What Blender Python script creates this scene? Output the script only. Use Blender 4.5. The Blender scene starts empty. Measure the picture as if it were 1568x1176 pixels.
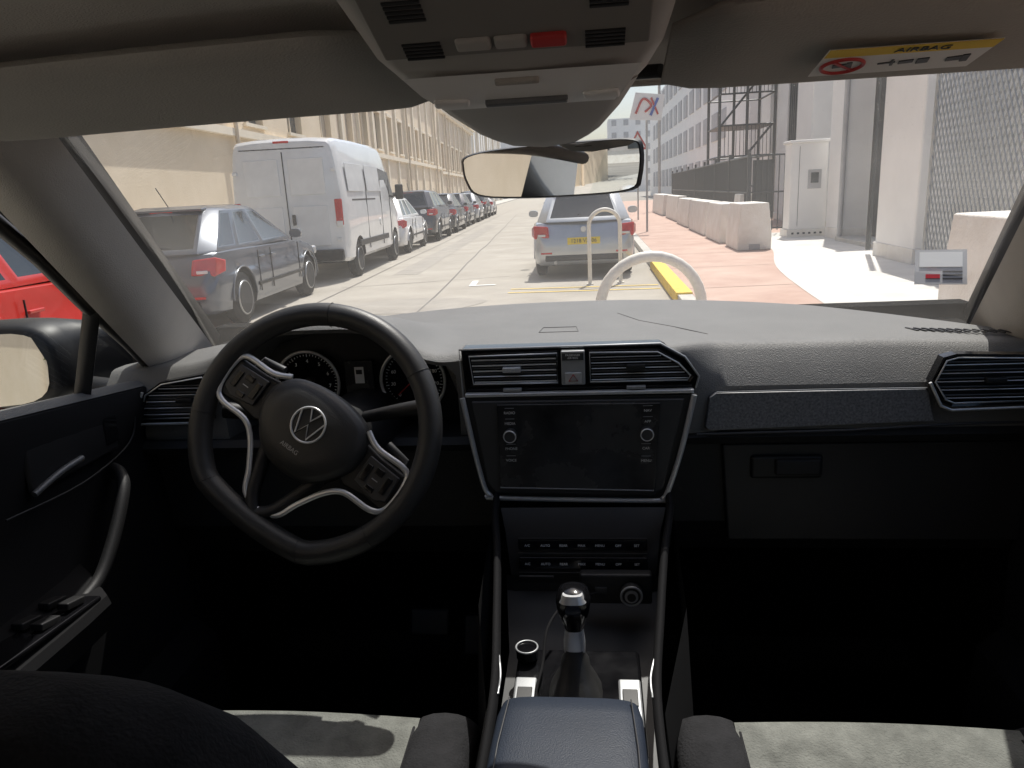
import bpy, bmesh, math, random
from mathutils import Matrix, Vector
random.seed(4)
S=bpy.context.scene
S.view_settings.view_transform='Standard'; S.view_settings.look='None'; S.view_settings.exposure=0
# ------------------------------------------------------------ camera
cam=bpy.data.cameras.new("camera"); co=bpy.data.objects.new("camera",cam); S.collection.objects.link(co); S.camera=co
R=(Matrix.Rotation(math.radians(6.8),4,'Z')@Matrix.Rotation(math.radians(90-14.4),4,'X')@Matrix.Rotation(math.radians(-3.0),4,'Z'))
co.matrix_world=Matrix.Translation((0.055,0,1.40))@R
cam.sensor_width=36; cam.lens=36*1141/1568.0; cam.clip_start=0.02; cam.clip_end=2000
# ------------------------------------------------------------ light
EL,AZ=math.radians(62),math.radians(17)     # azimuth: clockwise from +Y
sd=Vector((math.sin(AZ)*math.cos(EL),math.cos(AZ)*math.cos(EL),math.sin(EL)))
w=bpy.data.worlds.new("World"); S.world=w; w.use_nodes=True
nt=w.node_tree; bg=nt.nodes["Background"]; sk=nt.nodes.new("ShaderNodeTexSky"); sk.sky_type='NISHITA'; sk.sun_disc=False
sk.sun_elevation=EL; sk.sun_rotation=AZ; sk.dust_density=3.0; sk.air_density=1.0
nt.links.new(sk.outputs[0],bg.inputs[0]); bg.inputs[1].default_value=0.15
sl=bpy.data.lights.new("sun",'SUN'); sl.energy=5; sl.angle=math.radians(0.5); sl.color=(1,.96,.9)
so=bpy.data.objects.new("sun",sl); S.collection.objects.link(so); so.rotation_euler=sd.to_track_quat('Z','Y').to_euler()
# ------------------------------------------------------------ materials
def mat(name,col,rough=.6,metal=0,var=.0,vs=5,bump=0,bs=300,spec=.5,col2=None,coat=0,detail=3,rvar=0):
    m=bpy.data.materials.new(name); m.use_nodes=True; t=m.node_tree; n=t.nodes; b=n["Principled BSDF"]
    b.inputs["Base Color"].default_value=(*col,1); b.inputs["Roughness"].default_value=rough; b.inputs["Metallic"].default_value=metal
    b.inputs["Specular IOR Level"].default_value=spec; b.inputs["Coat Weight"].default_value=coat
    tc=n.new("ShaderNodeTexCoord")
    if var or col2:
        ns=n.new("ShaderNodeTexNoise"); ns.inputs["Scale"].default_value=vs; ns.inputs["Detail"].default_value=detail; ns.inputs["Roughness"].default_value=.65
        t.links.new(tc.outputs["Object"],ns.inputs["Vector"])
        r=n.new("ShaderNodeValToRGB"); r.color_ramp.elements[0].position=.32; r.color_ramp.elements[1].position=.68
        c2=col2 or tuple(min(1,c*(1+var)) for c in col); c1=col if col2 else tuple(c*(1-var) for c in col)
        r.color_ramp.elements[0].color=(*c1,1); r.color_ramp.elements[1].color=(*c2,1)
        t.links.new(ns.outputs["Fac"],r.inputs["Fac"]); t.links.new(r.outputs[0],b.inputs["Base Color"])
        if rvar:
            mr=n.new("ShaderNodeMapRange"); mr.inputs[1].default_value=.35; mr.inputs[2].default_value=.65
            mr.inputs[3].default_value=max(0,rough-rvar); mr.inputs[4].default_value=rough+rvar
            t.links.new(ns.outputs["Fac"],mr.inputs[0]); t.links.new(mr.outputs[0],b.inputs["Roughness"])
    if bump:
        nb=n.new("ShaderNodeTexNoise"); nb.inputs["Scale"].default_value=bs; nb.inputs["Detail"].default_value=1
        t.links.new(tc.outputs["Object"],nb.inputs["Vector"])
        bp=n.new("ShaderNodeBump"); bp.inputs["Strength"].default_value=bump; bp.inputs["Distance"].default_value=.002 if bs>60 else .02
        t.links.new(nb.outputs["Fac"],bp.inputs["Height"]); t.links.new(bp.outputs[0],b.inputs["Normal"])
    return m
def glassmat(name,tint,dirt,dcol=(.85,.82,.76)):
    m=bpy.data.materials.new(name); m.use_nodes=True; t=m.node_tree; n=t.nodes; n.clear()
    o=n.new("ShaderNodeOutputMaterial"); tr=n.new("ShaderNodeBsdfTransparent"); tr.inputs[0].default_value=(*tint,1)
    g=n.new("ShaderNodeBsdfGlossy"); g.inputs["Roughness"].default_value=.01
    lw=n.new("ShaderNodeLayerWeight"); lw.inputs[0].default_value=.5
    pw_=n.new("ShaderNodeMath"); pw_.operation='POWER'; pw_.inputs[1].default_value=5; t.links.new(lw.outputs["Facing"],pw_.inputs[0])
    mm=n.new("ShaderNodeMapRange"); mm.inputs[3].default_value=.03; mm.inputs[4].default_value=.55; t.links.new(pw_.outputs[0],mm.inputs[0])
    m1=n.new("ShaderNodeMixShader"); t.links.new(mm.outputs[0],m1.inputs[0]); t.links.new(tr.outputs[0],m1.inputs[1]); t.links.new(g.outputs[0],m1.inputs[2])
    if not dirt:
        t.links.new(m1.outputs[0],o.inputs[0]); return m
    df=n.new("ShaderNodeBsdfTranslucent"); df.inputs[0].default_value=(*dcol,1)
    tc=n.new("ShaderNodeTexCoord"); n1=n.new("ShaderNodeTexNoise"); n1.inputs["Scale"].default_value=4; n1.inputs["Detail"].default_value=3
    n2=n.new("ShaderNodeTexVoronoi"); n2.inputs["Scale"].default_value=110
    t.links.new(tc.outputs["Object"],n1.inputs["Vector"]); t.links.new(tc.outputs["Object"],n2.inputs["Vector"])
    a=n.new("ShaderNodeMapRange"); a.inputs[1].default_value=.3; a.inputs[2].default_value=.75; a.inputs[3].default_value=dirt*.6; a.inputs[4].default_value=dirt*1.5
    t.links.new(n1.outputs["Fac"],a.inputs[0])
    s=n.new("ShaderNodeMapRange"); s.inputs[1].default_value=.06; s.inputs[2].default_value=.12; s.inputs[3].default_value=dirt*4; s.inputs[4].default_value=0
    t.links.new(n2.outputs["Distance"],s.inputs[0])
    ad=n.new("ShaderNodeMath"); ad.operation='ADD'; t.links.new(a.outputs[0],ad.inputs[0]); t.links.new(s.outputs[0],ad.inputs[1])
    m2=n.new("ShaderNodeMixShader"); t.links.new(ad.outputs[0],m2.inputs[0]); t.links.new(m1.outputs[0],m2.inputs[1]); t.links.new(df.outputs[0],m2.inputs[2])
    t.links.new(m2.outputs[0],o.inputs[0]); return m
M={}
M['dash']=mat("dash_grain",(.125,.124,.120),.55,var=.10,vs=5,bump=.6,bs=650)
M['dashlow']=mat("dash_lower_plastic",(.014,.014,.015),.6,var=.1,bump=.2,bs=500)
M['matte']=mat("matte_trim",(.010,.010,.011),.85,var=.1,spec=.15)
M['black']=mat("black_plastic",(.012,.012,.013),.5,var=.15)
M['piano']=mat("piano_black",(.006,.006,.007),.12,var=.3,vs=14,rvar=.06)
M['screen']=mat("screen_glass",(.014,.014,.015),.25,col2=(.05,.05,.05),vs=11,detail=8,rvar=.10)
M['chrome']=mat("satin_chrome",(.66,.67,.68),.28,.5,var=.05,vs=30)
M['silver']=mat("silver_trim",(.36,.37,.38),.4,.4,var=.05,vs=30)
M['dimsilver']=mat("dim_silver_trim",(.16,.165,.17),.45,.4,var=.05,vs=30)
M['darkmetal']=mat("dark_metal",(.05,.05,.052),.45,.3,var=.1)
M['leather']=mat("wheel_leather",(.026,.026,.026),.45,var=.12,vs=20,bump=.15,bs=600)
M['liner']=mat("headliner_fabric",(.46,.43,.39),.95,var=.05,vs=8,bump=.4,bs=600)
M['visor']=mat("visor_vinyl",(.38,.36,.325),.85,var=.04,vs=8,bump=.3,bs=500)
M['pillar']=mat("pillar_trim",(.52,.49,.45),.8,var=.04,vs=9,bump=.4,bs=600)
M['console']=mat("overhead_plastic",(.37,.355,.33),.6,var=.03,vs=9)
M['consbounce']=mat("overhead_plastic_bounce_lit",(.78,.77,.75),.4,var=.03,vs=9)  # overhead plastic with dash bounce light put into the colour; lamp lenses reuse it
M['seat']=mat("seat_fabric",(.16,.165,.15),.95,var=.3,vs=25,bump=.8,bs=350,detail=6)
M['seatblk']=mat("seat_side_fabric",(.022,.022,.024),.95,var=.2,vs=30,bump=.6,bs=300,spec=.2)
M['armleather']=mat("armrest_leather",(.020,.027,.042),.5,var=.08,vs=12,bump=.25,bs=600,spec=.3)
M['carpet']=mat("carpet",(.008,.008,.008),1,var=.3,vs=60,spec=.1)
M['white']=mat("white_print",(.78,.78,.76),.7,var=.02)
M['redbtn']=mat("red_button",(.45,.03,.03),.5,var=.05)
M['yellow']=mat("yellow_paint",(.80,.56,.07),.7,var=.15,vs=8)
M['glass']=glassmat("windshield_glass",(.97,.98,.97),.036)
M['sglass']=glassmat("side_glass",(.9,.93,.92),0)
M['mirror']=mat("mirror_glass",(.75,.76,.76),.01,1,var=.01)
M['carglass']=mat("car_glass",(.02,.024,.026),.06,var=.2,spec=.9)
M['tyre']=mat("tyre_rubber",(.02,.02,.02),.85,var=.2,vs=20)
M['rim']=mat("alloy_rim",(.4,.41,.42),.35,.9,var=.1)
M['tail']=mat("tail_light",(.5,.015,.015),.2,var=.2,vs=30,coat=.6)
M['plate']=mat("plate_white",(.7,.7,.68),.5,var=.04)
M['plateY']=mat("plate_yellow",(.8,.6,.05),.5,var=.04)
M['asphalt']=mat("asphalt",(.31,.285,.245),.9,col2=(.42,.39,.34),vs=.8,bump=.5,bs=120,detail=7)
M['ground']=mat("ground",(.30,.28,.25),.95,var=.15,vs=.3)
M['redpave']=mat("red_paving",(.44,.29,.235),.9,col2=(.55,.40,.33),vs=1.3,bump=.3,bs=90,detail=7)
M['joint']=mat("paving_joint",(.30,.21,.17),.95,var=.1)
M['paving']=mat("light_paving",(.58,.56,.52),.9,col2=(.72,.70,.66),vs=1.6,bump=.3,bs=50,detail=6)
M['kerb']=mat("kerb_stone",(.50,.48,.44),.9,var=.12,vs=4)
M['concrete']=mat("white_concrete",(.70,.66,.60),.85,col2=(.82,.80,.76),vs=3,bump=.3,bs=40,detail=6)
M['whitewall']=mat("white_wall",(.78,.77,.75),.8,col2=(.85,.84,.82),vs=1.2,detail=6)
M['greywall']=mat("grey_wall",(.42,.42,.43),.8,var=.1,vs=1.2)
M['beige']=mat("beige_render",(.66,.55,.40),.9,col2=(.76,.65,.50),vs=.5,detail=7,bump=.3,bs=30)
M['beige2']=mat("beige_trim",(.76,.68,.55),.9,var=.06,vs=1)
M['tan']=mat("tan_render",(.60,.50,.38),.9,var=.08,vs=.6)
M['window']=mat("window_pane",(.07,.08,.085),.15,var=.4,vs=1.5)
M['shutter']=mat("roller_shutter",(.46,.39,.30),.8,var=.08)
M['rail']=mat("dark_railing",(.07,.075,.08),.5,.3,var=.1)
M['mesh']=mat("galvanised_mesh",(.42,.43,.43),.5,.4,var=.1)
M['hoop']=mat("hoop_paint",(.78,.75,.68),.5,var=.08,vs=20)
M['leaf']=mat("foliage",(.05,.09,.02),.7,col2=(.10,.15,.04),vs=3)
M['bark']=mat("bark",(.12,.09,.06),.9,var=.2)
M['glow']=mat("display_print",(.8,.82,.84),.5,var=.02)
M['blue']=mat("sign_blue",(.05,.12,.45),.5,var=.05)
def paint(name,c,metal=.3): return mat(name,c,.32,metal,var=.06,vs=3,coat=.8)
# ------------------------------------------------------------ mesh helpers
def grp(name,loc=(0,0,0),rot=(0,0,0)):
    e=bpy.data.objects.new(name,None); e.empty_display_size=.1; S.collection.objects.link(e); e.location=loc; e.rotation_euler=rot; return e
def obj(name,vs,fs,m,par=None,smooth=False,bevel=0,seg=2,mi=None,auto=None):
    me=bpy.data.meshes.new(name); me.from_pydata([tuple(v) for v in vs],[],fs)
    ms=m if isinstance(m,(list,tuple)) else [m]
    for k in ms: me.materials.append(M[k] if isinstance(k,str) else k)
    if mi: me.polygons.foreach_set("material_index",mi)
    bm=bmesh.new(); bm.from_mesh(me); bmesh.ops.recalc_face_normals(bm,faces=bm.faces); bm.to_mesh(me); bm.free()
    if smooth: me.polygons.foreach_set("use_smooth",[True]*len(me.polygons))
    if auto: me.set_sharp_from_angle(angle=math.radians(auto))
    o=bpy.data.objects.new(name,me); S.collection.objects.link(o)
    if par: o.parent=par
    if bevel:
        b=o.modifiers.new("b",'BEVEL'); b.width=bevel; b.segments=seg; b.limit_method='ANGLE'; b.angle_limit=math.radians(35)
        me.polygons.foreach_set("use_smooth",[True]*len(me.polygons))
        wn=o.modifiers.new("w",'WEIGHTED_NORMAL'); wn.keep_sharp=True
    return o
def box(name,c,s,m,par=None,rot=(0,0,0),bevel=0,seg=2):
    x,y,z=[k/2 for k in s]
    vs=[(-x,-y,-z),(x,-y,-z),(x,y,-z),(-x,y,-z),(-x,-y,z),(x,-y,z),(x,y,z),(-x,y,z)]
    o=obj(name,vs,[(0,3,2,1),(4,5,6,7),(0,1,5,4),(1,2,6,5),(2,3,7,6),(3,0,4,7)],m,par,bevel=bevel,seg=seg)
    o.location=c; o.rotation_euler=rot; return o
def loft(name,rings,m,par=None,closed=True,caps=True,smooth=True,auto=40,bevel=0,mi=None):
    n=len(rings[0]); vs=[p for r in rings for p in r]; fs=[]
    for i in range(len(rings)-1):
        for j in range(n if closed else n-1):
            k=(j+1)%n; fs.append((i*n+j,i*n+k,(i+1)*n+k,(i+1)*n+j))
    if caps and closed: fs.append(tuple(range(n))); fs.append(tuple((len(rings)-1)*n+j for j in range(n)))
    return obj(name,vs,fs,m,par,smooth=smooth,auto=auto,bevel=bevel,mi=mi)
def tube(name,pts,r,m,par=None,closed=False,n=10,ry=None):
    pts=[Vector(p) for p in pts]; N=len(pts); rings=[]; up=None
    for i,p in enumerate(pts):
        if closed: t=pts[(i+1)%N]-pts[i-1]
        else: t=pts[min(i+1,N-1)]-pts[max(i-1,0)]
        t.normalize()
        if up is None:
            up=Vector((0,0,1)) if abs(t.z)<.9 else Vector((1,0,0))
        a=t.cross(up).normalized(); b=a.cross(t).normalized(); up=b
        rr=r[i] if isinstance(r,(list,tuple)) else r
        rings.append([p+a*rr*math.cos(2*math.pi*k/n)+b*(ry or rr)*math.sin(2*math.pi*k/n) for k in range(n)])
    if closed:
        vs=[q for rg in rings for q in rg]; fs=[]
        for i in range(N):
            i2=(i+1)%N; off=0
            if i2==0:
                off=min(range(n),key=lambda o:(rings[-1][0]-rings[0][o]).length)
            for j in range(n):
                k=(j+1)%n; fs.append((i*n+j,i*n+k,i2*n+(k+off)%n,i2*n+(j+off)%n))
        return obj(name,vs,fs,m,par,smooth=True)
    return loft(name,rings,m,par,auto=60)
def cyl(name,c,r,h,m,par=None,axis='Z',n=32,r2=None,bevel=0):
    rings=[]
    for z,rr in ((-h/2,r),(h/2,r if r2 is None else r2)):
        rg=[]
        for k in range(n):
            a=2*math.pi*k/n; x,y=rr*math.cos(a),rr*math.sin(a)
            rg.append({'Z':(x,y,z),'Y':(x,z,y),'X':(z,x,y)}[axis])
        rings.append(rg)
    o=loft(name,rings,m,par,bevel=bevel); o.location=c; return o
def ring(name,c,R0,r,m,par=None,axis='Y',n=40):
    pts=[]
    for k in range(n):
        a=2*math.pi*k/n; x,y=R0*math.cos(a),R0*math.sin(a)
        pts.append(Vector({'Z':(x,y,0),'Y':(x,0,y),'X':(0,x,y)}[axis])+Vector(c))
    return tube(name,pts,r,m,par,closed=True,n=8)
def prism(name,pts,y0,y1,m,par=None,bevel=0):   # outline in XZ, extruded along Y
    return loft(name,[[(x,y0,z) for x,z in pts],[(x,y1,z) for x,z in pts]],m,par,smooth=False,auto=None,bevel=bevel)
def text(name,s,loc,size,m,par=None,rot=(math.pi/2,0,0),al='CENTER'):
    cu=bpy.data.curves.new(name,'FONT'); cu.body=s; cu.size=size; cu.align_x=al; cu.align_y='CENTER'; cu.extrude=size*.02
    cu.materials.append(M[m]); o=bpy.data.objects.new(name,cu); S.collection.objects.link(o); o.location=loc; o.rotation_euler=rot
    if par: o.parent=par
    return o
def cr(pts,n=6,closed=False):   # catmull-rom
    P=[Vector(p) for p in pts]; out=[]; N=len(P)
    rng=range(N if closed else N-1)
    for i in rng:
        if closed: a,b,c,d=P[i-1],P[i],P[(i+1)%N],P[(i+2)%N]
        else: a,b,c,d=P[max(i-1,0)],P[i],P[i+1],P[min(i+2,N-1)]
        for k in range(n):
            t=k/n; out.append(.5*((2*b)+(c-a)*t+(2*a-5*b+4*c-d)*t*t+(3*b-a-3*c+d)*t**3))
    if not closed: out.append(P[-1])
    return out
def lerp(a,b,t): return a+(b-a)*t
def interp(x,tab):
    if x<=tab[0][0]: return tab[0][1]
    for (a,va),(b,vb) in zip(tab,tab[1:]):
        if x<=b:
            t=(x-a)/(b-a); return lerp(va,vb,t)
    return tab[-1][1]
def sstep(t): t=max(0,min(1,t)); return t*t*(3-2*t)
# =================================================================== DASHBOARD
dash=grp("dashboard")
def ybase(x): return 1.80-.50*(abs(x)/.8)**2.2
def ztop(x,y):
    z=1.138-.012*max(0,(abs(x)-.5))/.3
    hx=math.exp(-((x+.40)/.15)**4) if x>-.40 else math.exp(-((x+.40)/.19)**4)
    hy=1-sstep((y-1.22)/.38)
    z+=.07*hx*hy
    z+=.016*math.exp(-((x-.02)/.22)**4)*(1-sstep((y-1.2)/.2))
    return z
def yedge(x):
    return interp(x,[(-.8,1.22),(-.62,1.22),(-.56,1.17),(-.24,1.17),(-.16,1.18),(.18,1.18),(.25,1.24),(.7,1.24),(.8,1.24)])
xs=[-.82+1.64*i/110 for i in range(111)]
rings=[]
for x in xs:
    col=[]; yb=ybase(x); ye=yedge(x)
    for k in range(24):
        t=k/23; y=lerp(yb,ye+.02,t); col.append((x,y,ztop(x,y)))
    ze=ztop(x,ye+.02)
    col+= [(x,ye+.008,ze-.003),(x,ye,ze-.011)]
    inclu = -.585<x<-.19
    if inclu: col+=[(x,ye+.004,ze-.018),(x,1.30,ze-.02),(x,1.30,1.0)]
    else:
        f=interp(x,[(-.19,1.19),(.2,1.19),(.25,1.20),(.8,1.20)])
        col+=[(x,lerp(ye,f,.5),lerp(ze,1.075,.5)),(x,f,1.078),(x,f+.004,1.0)]
    rings.append(col)
loft("upper_pad",rings,'dash',dash,closed=False,auto=35)
low=[]
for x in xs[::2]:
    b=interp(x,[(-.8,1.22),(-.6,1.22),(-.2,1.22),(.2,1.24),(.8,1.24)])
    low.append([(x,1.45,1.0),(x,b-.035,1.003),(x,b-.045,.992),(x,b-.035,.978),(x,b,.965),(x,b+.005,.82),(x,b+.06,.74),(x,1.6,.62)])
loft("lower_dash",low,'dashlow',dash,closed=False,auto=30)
st=[(.234,1.062),(.245,1.070),(.565,1.070),(.570,1.062),(.578,1.03),(.582,1.016),(.235,1.006),(.228,1.012)]
prism("trim_strip",st,1.188,1.20,mat("carbon_trim",(.09,.092,.10),.32,col2=(.24,.245,.255),vs=260,coat=.4),dash,bevel=.002)
tube("trim_strip_lip",[(.215,1.189,1.0),(.45,1.187,1.004),(.62,1.187,1.012),(.80,1.187,1.014)],.0022,'darkmetal',dash)
tube("trim_strip_top_line",[(.245,1.187,1.0715),(.40,1.187,1.0725),(.566,1.187,1.0715)],.0012,'silver',dash,n=6)
def vent(name,pts,y,par,slats,z0,z1,x0,x1,chrome='chrome',tabx=None):
    e=par
    cx=sum(p[0] for p in pts)/len(pts); cz=sum(p[1] for p in pts)/len(pts)
    ins=[(cx+(x-cx)*.93,cz+(z-cz)*.86) for x,z in pts]
    prism(name+"_cavity",ins,y+.016,y+.03,'black',e)
    n=len(pts); vs=[(x,y,z) for x,z in pts]+[(x,y+.002,z) for x,z in ins]+[(x,y+.02,z) for x,z in ins]+[(x,y+.02,z) for x,z in pts]
    fs=[]
    for i in range(n):
        j=(i+1)%n; fs+=[(i,j,n+j,n+i),(n+i,n+j,2*n+j,2*n+i),(3*n+i,3*n+j,j,i)]
    obj(name+"_bezel",vs,fs,'piano',e)
    tube(name+"_chrome",[(x,y-.001,z) for x,z in ins],.0014,chrome,e,closed=True,n=6)
    for i in range(slats):
        z=lerp(z0,z1,(i+.5)/slats)
        xsx=[]
        for a,b in zip(ins,ins[1:]+ins[:1]):
            if (a[1]-z)*(b[1]-z)<=0 and a[1]!=b[1]:
                t=(z-a[1])/(b[1]-a[1]); xsx.append(a[0]+(b[0]-a[0])*t)
        if len(xsx)<2: continue
        xa,xb=min(xsx),max(xsx)
        box(name+"_slat",((xa+xb)/2,y+.008,z),(xb-xa-.002,.012,.0026),'darkmetal',e,rot=(math.radians(-25),0,0),bevel=.0006)
        tube(name+"_slat_edge",[(xa+.002,y+.0025,z-.0025),(xb-.002,y+.0025,z-.0025)],.0014 if name=='vent_a' else .0010,'chrome',e,n=6)
    tx=tabx if tabx is not None else (x0+x1)/2
    box(name+"_tab",(tx,y-.001,(z0+z1)/2),(.030,.010,.009),'chrome' if name=='vent_a' else 'black',e,bevel=.002)
vent("vent_a",[(-.157,1.150),(-.004,1.152),(-.004,1.096),(-.152,1.096)],1.165,dash,5,1.10,1.146,-.15,-.01,tabx=-.083)
vent("vent_b",[(.036,1.152),(.150,1.150),(.185,1.128),(.205,1.104),(.200,1.096),(.036,1.096)],1.165,dash,5,1.10,1.146,.04,.19,tabx=.115)
prism("vent_surround",[(-.166,1.157),(.154,1.157),(.192,1.135),(.214,1.104),(.208,1.076),(-.162,1.076)],1.170,1.21,'piano',dash,bevel=.003)
tube("vent_surround_edge",[(-.166,1.168,1.076),(-.168,1.168,1.157),(.154,1.168,1.1585),(.192,1.168,1.136),(.214,1.168,1.104),(.209,1.168,1.085)],.0018,'silver',dash,n=6)
box("hazard_panel",(.016,1.166,1.124),(.038,.012,.056),'silver',dash,bevel=.002)
box("airbag_light_label",(.016,1.1594,1.143),(.034,.002,.012),'darkmetal',dash)
text("airbag_label_text","PASSENGER\nAIR BAG",(.016,1.1582,1.143),.0045,'white',dash)
box("hazard_button",(.016,1.159,1.108),(.026,.004,.018),'chrome',dash,bevel=.001)
tube("hazard_triangle",[(.009,1.1565,1.1035),(.023,1.1565,1.1035),(.016,1.1565,1.114)],.0012,'redbtn',dash,closed=True,n=6)
box("chrome_strip",(.022,1.160,1.083),(.366,.012,.006),'chrome',dash,bevel=.0015)
for x in(-.083,.115): box("vent_thumb",(x,1.160,1.0905),(.03,.008,.005),'silver',dash,bevel=.001)
vent("vent_c",[(.567,1.083),(.582,1.122),(.60,1.127),(.74,1.122),(.78,1.09),(.76,1.046),(.60,1.043),(.586,1.05)],1.178,dash,5,1.052,1.118,.58,.77,tabx=.66)
tube("vent_c_outer_chrome",[(.565,1.176,1.083),(.584,1.176,1.045),(.60,1.176,1.038),(.76,1.176,1.042),(.785,1.176,1.085)],.0024,'chrome',dash)
vent("vent_d",[(-.757,1.040),(-.735,1.09),(-.70,1.112),(-.618,1.125),(-.600,1.10),(-.615,1.042)],1.18,dash,5,1.05,1.108,-.74,-.61,tabx=-.66)
tube("vent_d_outer_chrome",[(-.735,1.178,1.095),(-.76,1.178,1.037),(-.615,1.178,1.038),(-.597,1.178,1.10)],.0024,'chrome',dash)
for k in range(14): box("defrost_slot",(.60+.012*k,1.345-.004*k,ztop(.6,1.36)+.001),(.005,.030,.0015),'black',dash,rot=(0,0,.3))
tube("sensor_cover_outline",[(-.055,1.40,ztop(0,1.4)+.0003),(.02,1.40,ztop(0,1.4)+.0003),(.015,1.45,ztop(0,1.45)+.0003),(-.05,1.45,ztop(0,1.45)+.0003)],.0008,'dashlow',dash,closed=True,n=5)
tube("dash_seam",[(.10,1.60,ztop(.1,1.60)),(.14,1.50,ztop(.14,1.5)),(.20,1.42,ztop(.2,1.42)),(.25,1.33,ztop(.25,1.33))],.0008,'dashlow',dash,n=6)
gb=[(.262,.968),(.80,.968),(.80,.79),(.275,.79)]
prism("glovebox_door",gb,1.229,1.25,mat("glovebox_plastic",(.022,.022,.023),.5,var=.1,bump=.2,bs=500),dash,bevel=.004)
box("glovebox_handle",(.368,1.227,.928),(.118,.012,.042),'black',dash,bevel=.006)
box("glovebox_handle_lever",(.385,1.219,.93),(.075,.01,.030),'dashlow',dash,bevel=.005)
prism("cluster_panel",[(-.575,1.0),(-.575,1.10),(-.52,1.155),(-.42,1.178),(-.33,1.172),(-.25,1.14),(-.195,1.11),(-.195,1.0)],1.283,1.293,'black',dash)
for cx in(-.466,-.272):
    ring("gauge_ring",(cx,1.258,1.085),.058,.0030,'chrome',dash)
    cyl("gauge_face",(cx,1.272,1.085),.056,.01,'piano',dash,axis='Y')
    for k in range(41):
        a=math.radians(225-k*270/40); big=k%5==0; r=.050
        box("tick",(cx+r*math.cos(a),1.2655,1.085+r*math.sin(a)),(.006 if big else .003,.001,.0010),'glow',dash,rot=(0,-a,0))
    for k in range(9):
        a=math.radians(225-k*270/8); text("digit",str(k*(1 if cx<-.4 else 30)),(cx+.039*math.cos(a),1.2655,1.085+.039*math.sin(a)),.009,'glow',dash)
    a=math.radians(222); box("needle",(cx+.02*math.cos(a),1.264,1.085+.02*math.sin(a)),(.042,.0015,.0018),'redbtn',dash,rot=(0,-a,0))
    cyl("needle_cap",(cx,1.263,1.085),.009,.006,'black',dash,axis='Y')
box("info_display",(-.369,1.262,1.085),(.052,.012,.078),'screen',dash,bevel=.002)
box("display_car_icon",(-.368,1.2555,1.098),(.017,.001,.030),'glow',dash,bevel=.003)
box("display_car_icon_glass",(-.368,1.2548,1.104),(.011,.001,.008),'black',dash)
for s_,x_,z_ in(("42094",-.386,1.054),("12.8",-.353,1.054),("P",-.369,1.068)): text("display_text",s_,(x_,1.2555,z_),.0085,'glow',dash)
loft("column_shroud",[[(-.36+rx*math.cos(a),y,zc+rz*math.sin(a)) for a in [2*math.pi*k/20 for k in range(20)]] for y,rx,rz,zc in((1.06,.05,.045,1.05),(1.16,.065,.06,1.02),(1.32,.08,.08,.99))],'black',dash)
for sx,nm in((-1,"indicator_stalk"),(1,"wiper_stalk")):
    tube(nm,[(-.36+sx*.05,1.09,1.07),(-.36+sx*.11,1.07,1.085),(-.36+sx*.165,1.06,1.095)],[.009,.011,.013],'black',dash)
# ----- centre infotainment
scr=grp("infotainment_screen")
fr=[(-.165,1.080),(-.150,.985),(-.138,.925),(-.128,.910),(-.115,.905),(.140,.899),(.155,.903),(.164,.915),(.185,.985),(.205,1.078)]
prism("surround",fr,1.156,1.26,'black',scr,bevel=.003)
tube("chrome_frame",cr([(x,1.152,z) for x,z in fr],4),.0045,'chrome',scr,n=8)
prism("side_bezel",[(-.150,1.074),(-.132,.935),(-.118,.915),(.142,.909),(.157,.922),(.190,1.072)],1.150,1.158,'darkmetal',scr,bevel=.002)
prism("glass",[(-.108,1.070),(-.110,.929),(-.106,.925),(.139,.919),(.143,.923),(.152,1.068)],1.144,1.152,'screen',scr,bevel=.0015)
tube("glass_edge",[(-.110,1.1445,.927),(.141,1.1445,.920)],.0014,'silver',scr,n=6)
for x in(-.088,.130):
    cyl("knob",(x,1.137,1.020),.0105,.016,'darkmetal',scr,axis='Y',bevel=.001)
    ring("knob_ring",(x,1.130,1.020),.0095,.0013,'chrome',scr,n=24)
for (s_,x_,z_) in(("RADIO",-.088,1.056),("MEDIA",-.088,1.038),("PHONE",-.088,.995),("VOICE",-.089,.975),("NAV",.132,1.056),("APP",.132,1.038),("CAR",.129,.993),("MENU",.129,.972)):
    text("label",s_,(x_,1.1434,z_),.0060,'white',scr)
    box("label_dash",(x_,1.1434,z_+.008),(.015,.0008,.0006),'silver',scr)
# =================================================================== CENTRE CONSOLE
con=grp("center_console")
for sx,x0,x1 in((-1,-.118,-.083),(1,.165,.118)):
    tube("side_rail",cr([(x0-.004*sx,1.21,.93),(x0,1.13,.895),(lerp(x0,x1,.35),1.04,.862),(lerp(x0,x1,.7),.92,.825),(x1,.80,.795),(x1,.66,.775)],5),.006,'matte',con,ry=.012)
    tube("rail_chrome",cr([(lerp(x0,x1,.85)-.006*sx,.85,.812),(x1-.006*sx,.82,.805),(x1-.006*sx,.79,.799)],4),.0014,'silver',con,n=6)
    loft("side_wall",[[(x0+.006*sx,1.25,.93),(x0+.006*sx,1.12,.88),(x0+.006*sx,.95,.825),(x1+.008*sx,.78,.785),(x1+.008*sx,.40,.76)],[(x0+.03*sx,1.25,.5),(x0+.03*sx,1.12,.45),(x0+.03*sx,.95,.45),(x1+.03*sx,.78,.45),(x1+.03*sx,.40,.45)]],'matte',con,closed=False)
cl=grp("climate_panel")
loft("surround",[[(-.110,1.135,.895),(.160,1.135,.895)],[(-.100,1.105,.865),(.148,1.105,.865)],[(-.092,1.085,.80),(.140,1.085,.80)],[(-.088,1.08,.755),(.134,1.08,.755)]],'black',cl,closed=False)
def onp(x,t,d=.004): return (x,lerp(1.103,1.085,t)-d,lerp(.868,.80,t))
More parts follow.
